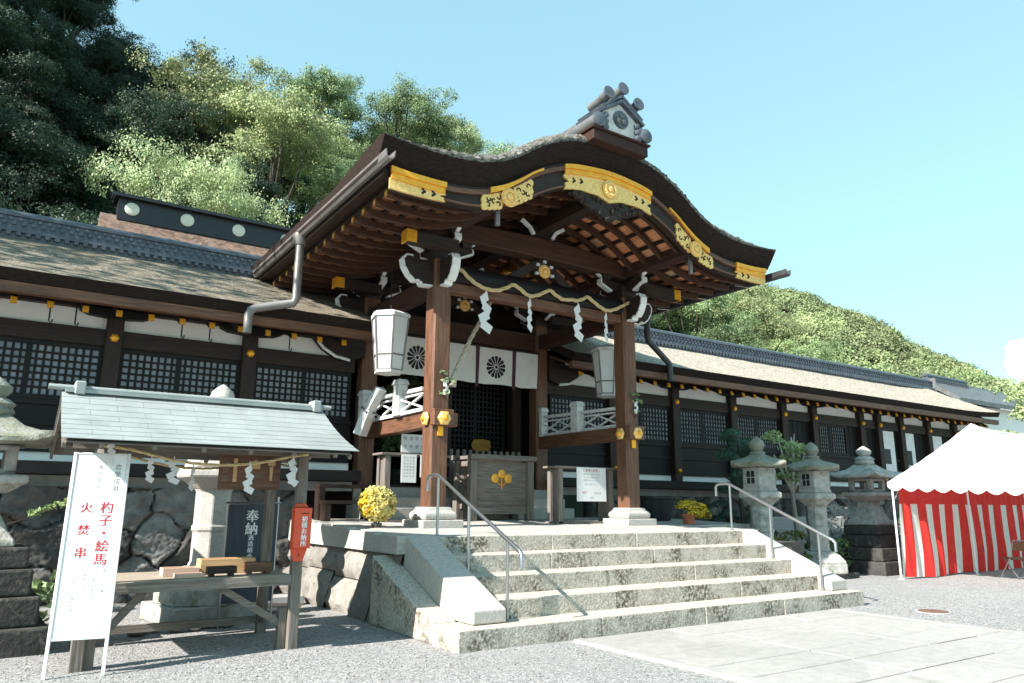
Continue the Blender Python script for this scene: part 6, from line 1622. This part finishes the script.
mb.obj('gable_flap', 'tent_white', cn, smooth='all')
mb = MB(); hem(mb, (TX0, TYB + 0.01, 0), (TX1, TYB + 0.01, 0), EZ, EZ, 0.18, 18); hem(mb, (TX0, TYF - 0.01, 0), (TX1, TYF - 0.01, 0), EZ - 0.05, EZ - 0.05, 0.18, 18)
mb.obj('valance', 'tent_white', cn, smooth='all')
for x, y in ((TX0 + 0.06, TYB - 0.06), (19.0, TYB - 0.34), (TX1 - 0.06, TYB - 0.06), (TX0 + 0.06, TYF + 0.06), (TX1 - 0.06, TYF + 0.06)):
    mb = MB(); mb.tube([(x, y, 0), (x, y, EZ - 0.02)], 0.022, 10); mb.lathe([(0.07, 0), (0.07, 0.012), (0.03, 0.02)], (x, y, 0.002), 10); mb.obj('pole', 'white_paint', t, smooth=True)
mb = MB()
for x in (TX0 + 0.06, 19.25, TX1 - 0.06):
    mb.tube([(x, TYB - 0.06, EZ - 0.03), (x, TYM, 3.10), (x, TYF + 0.06, EZ - 0.08)], 0.018, 8)
mb.tube([(TX0 + 0.06, TYB - 0.06, EZ - 0.04), (TX1 - 0.06, TYB - 0.06, EZ - 0.04)], 0.018, 8); mb.tube([(TX0 + 0.06, TYF + 0.06, EZ - 0.09), (TX1 - 0.06, TYF + 0.06, EZ - 0.09)], 0.018, 8); mb.tube([(TX0 + 0.06, TYM, 3.11), (TX1 - 0.06, TYM, 3.02)], 0.018, 8); mb.tube([(TX0 + 0.06, TYB - 0.06, 1.65), (TX0 + 0.45, TYB - 0.06, EZ - 0.05)], 0.012, 6)
mb.obj('frame', 'white_paint', t, smooth=True)
c = T('striped_curtain', 'red and white striped ceremonial curtain closing the back of the tent', 'curtain', (19, 9.1, 0))
xa, xb, yc = TX0 + 0.12, TX1, TYB - 0.16
nx_, nz_ = 420, 16; mb = MB(); q = random.Random(2)
def cy(x, z): return yc + 0.022 * math.sin(x * 10.4 + 0.6 * math.sin(z * 2)) * (1.3 - z / 2.2) + 0.03 * math.sin(x * 3.1 + 1) * (2 - z) + 0.008 * math.sin(x * 23 + z * 3) + (0.0 if z > 0.5 else 0.05 * (0.5 - z))
for i in range(nx_ + 1):
    x = xa + (xb - xa) * i / nx_
    for j in range(nz_ + 1):
        z = 0.03 + 1.92 * j / nz_; mb.v.append((x, cy(x, z), z + (0.015 * math.sin(x * 2.4) if j == 0 else 0)))
for i in range(nx_):
    x = xa + (xb - xa) * (i + 0.5) / nx_
    for j in range(nz_):
        zc = 0.03 + 1.92 * (j + 0.5) / nz_
        a = i * (nz_ + 1) + j; mb.f.append((a, a + nz_ + 1, a + nz_ + 2, a + 1)); mb.m.append(1 if (zc > 1.60 or int((x - xa) / 0.30 + 0.55) % 2 == 1) else 0)
mb.obj('cloth', ['curtain_white', 'tent_red'], c, smooth='all')
# folding chair in the tent
t = TL('folding_chair', 'brown folding chair with steel legs in the tent at the right edge', 'chair', (18.75, 7.95, 0), None, R_(150))
mb = MB(); mb.box((0, 0.02, 0.43), (0.40, 0.38, 0.045)); mb.obj('seat', 'chair_leather', t, bevel=0.015, seg=2)
mb = MB(); mb.box((0, 0.235, 0.70), (0.40, 0.03, 0.20), mat=Matrix.Rotation(R_(-10), 3, 'X')); mb.obj('backrest', 'chair_leather', t, bevel=0.015, seg=2)
for s in (-1, 1):
    mb = MB(); mb.tube([(s * 0.21, -0.26, 0.0), (s * 0.21, 0.16, 0.50), (s * 0.21, 0.26, 0.82)], 0.012, 8); mb.obj('front_leg', 'steel', t, smooth=True)
    mb = MB(); mb.tube([(s * 0.19, 0.30, 0.0), (s * 0.19, -0.12, 0.44)], 0.012, 8); mb.obj('rear_leg', 'steel', t, smooth=True)
mb = MB(); mb.tube([(-0.21, -0.22, 0.05), (0.21, -0.22, 0.05)], 0.01, 8); mb.tube([(-0.19, 0.26, 0.05), (0.19, 0.26, 0.05)], 0.01, 8); mb.tube([(-0.21, 0.26, 0.82), (0.21, 0.26, 0.82)], 0.012, 8); mb.obj('stretcher', 'steel', t, smooth=True)

# ================================================================== COURTYARD PLANTING ON THE RIGHT
def leafy(name, label, cat, loc, clumps, n, size, mat, seed, trunk=None, tmat='bark', tr=0.05, group=None, aspect=0.55, jit=0.8):
    o = T(name, label, cat, loc, group); g = np.random.default_rng(seed)
    cl = [(np.array(a, float), b) for a, b in clumps]
    Pp, d = crown_pts(n, cl, g)
    f = bpy.data.objects.new('foliage', fast_mesh('foliage', leaf_quads(Pp, d, size, g, aspect, jit), 4, mat)); COL.objects.link(f); f.parent = o
    if trunk:
        mb = MB(); L3 = Vector(loc)
        for path in trunk:
            k = len(path); mb.tube([L3 + Vector(p) for p in path], [tr * (1 - 0.75 * i / (k - 1)) * (1 if path is trunk[0] else 0.6) for i in range(k)], 7)
        mb.obj('trunk', tmat, o, smooth='all')
    return o
rq = random.Random(21)
cl = []
for k in range(34):
    tz_ = rq.uniform(0.5, 3.35); w2 = 1.05 * (1 - (tz_ - 0.5) / 3.6) + 0.2; a = rq.uniform(0, 6.28)
    cl.append(((math.cos(a) * w2 * rq.uniform(0.3, 1), math.sin(a) * w2 * rq.uniform(0.3, 1) * 0.7, tz_), rq.uniform(0.16, 0.30)))
leafy('pine_tree', 'small bluish green pine in front of the right hall, behind the first lantern', 'tree', (14.9, 12.2, 0), cl, 8000, 0.075, 'leaf_pine', 3, [[(0, 0, -0.1), (0.05, 0, 1), (-0.05, 0, 2), (0.02, 0, 3.2)]] + [[(0, 0, z), (x, 0.1, z + 0.25)] for x, z in ((0.6, 0.9), (-0.6, 1.1), (0.5, 1.7), (-0.5, 2.0))], tr=0.08, aspect=0.10, jit=1.0)
cl = []
for k in range(20):
    a = rq.uniform(0, 6.28); r = rq.uniform(0.15, 0.85)
    cl.append(((math.cos(a) * r + 0.1, math.sin(a) * r * 0.7, rq.uniform(2.25, 3.5) - r * 0.25), rq.uniform(0.13, 0.24)))
leafy('young_tree', 'thin yellow leaved tree with a pale trunk between the tall lanterns', 'tree', (15.95, 11.5, 0), cl, 1000, 0.05, 'leaf_yellow', 4, [[(0, 0, -0.1), (0.06, 0, 1.0), (-0.02, 0, 1.9), (0.12, 0, 2.6), (0.1, 0, 3.2)]] + [[(0, 0, 1.8), (x, 0.05, z)] for x, z in ((0.6, 2.6), (-0.55, 2.75), (0.75, 2.95), (-0.35, 3.2), (0.3, 3.3))], 'pale_bark', 0.075)
cl = [((rq.uniform(-0.55, 0.75), rq.uniform(-0.3, 0.3), rq.uniform(0.55, 1.45)), rq.uniform(0.15, 0.26)) for k in range(16)]
leafy('blossom_bush', 'white flowering bush between the second and third stone lanterns', 'bush', (17.45, 11.4, 0.05), cl, 2200, 0.032, 'petal_white', 5, [[(0, 0, 0), (0.05, 0, 0.5), (0.3, 0, 1.2)], [(0, 0, 0.2), (-0.3, 0, 1.1)], [(0, 0, 0.2), (0.5, 0, 1.0)]], tr=0.03)
for k, (x, y, r, lab, mt) in enumerate(((14.2, 10.9, 0.75, 'low reddish green shrub between the first two tall lanterns', 'leaf_shrub'), (16.2, 10.9, 0.62, 'low dark green shrub at the foot of the pale squat lantern', 'leaf_mid'), (12.9, 11.9, 0.6, 'low green shrub behind the first tall lantern', 'leaf_mid'))):
    cl = [((rq.uniform(-r, r), rq.uniform(-r * 0.6, r * 0.6), rq.uniform(0.15, r * 1.15)), rq.uniform(0.18, 0.3)) for _ in range(16)]
    leafy('low_shrub', lab, 'shrub', (x, y, 0), cl, 2200, 0.04, mt, 30 + k, [[(0, 0, 0), (0, 0, 0.5)]], tr=0.03)
q = random.Random(5)
for k, (x, y) in enumerate(((12.2, 11.6), (13.9, 12.6), (15.4, 12.5), (16.2, 11.9), (14.8, 11.6), (15.7, 11.2))):
    mb = MB(); r = q.uniform(0.25, 0.42); mb.lathe([(r * 0.7, 0), (r, r * 0.4), (r * 0.85, r), (r * 0.4, r * 1.3)], (0, 0, 0), 8, phase=q.uniform(0, 1)); mb.v = [(a * q.uniform(0.85, 1.2), b * q.uniform(0.85, 1.2), c * q.uniform(0.9, 1.15)) for a, b, c in mb.v]
    o = mb.obj('garden_rock', 'boulder', bevel=0.05); at = o.data.color_attributes.new('tone', 'FLOAT_COLOR', 'POINT'); at.data.foreach_set('color', np.ones(len(o.data.vertices) * 4)); o.location = (x, y, -0.03)
    tag(o, 'rounded grey garden rock among the shrubs by the stone lanterns', 'rock', 'garden rocks by the lanterns')
cl = [((rq.uniform(-2.6, 2.6), rq.uniform(-1.2, 1.2), rq.uniform(3.0, 6.6)), rq.uniform(0.4, 0.75)) for k in range(30)]
leafy('garden_tree', 'bright green leafy tree at the right edge behind the tent', 'tree', (35.6, 13.4, 0), cl, 6000, 0.085, 'leaf_pale', 9, [[(0, 0, -0.1), (0.1, 0, 2.2), (0, 0, 4.2), (0.3, 0, 6.2)], [(0, 0, 2.6), (-1.4, 0, 4.6)], [(0, 0, 2.6), (1.4, 0, 4.8)]], tr=0.18)
cl = [((rq.uniform(-3, 4), rq.uniform(-1, 1), rq.uniform(2.2, 4.1)), rq.uniform(0.4, 0.7)) for k in range(26)]
leafy('garden_hedge', 'low spreading green hedge tree behind the tent roof', 'hedge', (33.0, 12.0, 0), cl, 4500, 0.09, 'leaf_shrub', 10, [[(0, 0, -0.1), (0, 0, 2.8)], [(0, 0, 1.5), (2.2, 0, 3)], [(0, 0, 1.5), (-2, 0, 3)]], tr=0.15)
# plants growing by the left lantern and wall
cl = [((-0.1 + 0.1 * k, -0.05, 1.15 + 0.045 * k), 0.07) for k in range(6)]
leafy('wall_plant', 'yellow leaved sprig growing from the boulder wall by the left lantern', 'plant', (0.5, 12.9, 0.2), cl, 150, 0.045, 'leaf_yellow', 11, [[(-0.4, 0.4, 1.0), (0.0, 0, 1.15), (0.5, -0.05, 1.4)]], tr=0.012)
for k, (x, y) in enumerate(((1.15, 12.6), (3.2, 12.4), (0.3, 11.4))):
    cl = [((rq.uniform(-0.35, 0.35), rq.uniform(-0.2, 0.2), rq.uniform(0.05, 0.5)), rq.uniform(0.10, 0.2)) for _ in range(10)]
    leafy('weed_plant', ('dark green weeds behind the white signboard at the wall foot', 'green weeds at the wall foot behind the stall post', 'green weeds behind the left stone lantern')[k], 'plant', (x, y, 0), cl, 420, 0.05, 'leaf_mid', 60 + k, [[(0, 0, 0), (0, 0, 0.3)]], tr=0.012)
# drain cover in the gravel
t = T('drain_cover', 'round rusty drain cover set in the gravel right of the paved path', 'drain cover', (11.66, 6.15, 0))
mb = MB(); mb.lathe([(0.21, 0), (0.21, 0.012), (0.19, 0.018), (0.02, 0.018)], (11.66, 6.15, 0.001), 28); mb.obj('lid', 'rust', t, smooth=True)
mb = MB(); mb.lathe([(0.245, 0), (0.245, 0.008), (0.225, 0.009)], (11.66, 6.15, 0.0005), 28); mb.obj('rim', 'concrete', t)
# bare rock on the hillside at the left
mb = MB(); g = np.random.default_rng(8); n1, n2 = 34, 30; vs = []
for j in range(n2 + 1):
    for i in range(n1 + 1):
        u, v = i / n1, j / n2; X = -9.5 + 10.0 * u; Y = 26.2 + 4.2 * v + 0.9 * math.sin(u * 7 + v * 3) * math.sin(v * 5)
        vs.append((X, Y - 1.3 * math.sin(PI * u) - abs(g.normal(0, 0.16)), 2 + 10.5 * v + g.normal(0, 0.12) - 3.5 * max(0, u - 0.55) * v * 2))
mb.add(vs, [(j * (n1 + 1) + i, j * (n1 + 1) + i + 1, (j + 1) * (n1 + 1) + i + 1, (j + 1) * (n1 + 1) + i) for j in range(n2) for i in range(n1)])
tag(mb.obj('cliff', 'rock_face', smooth=True, angle=25), kind='structure')
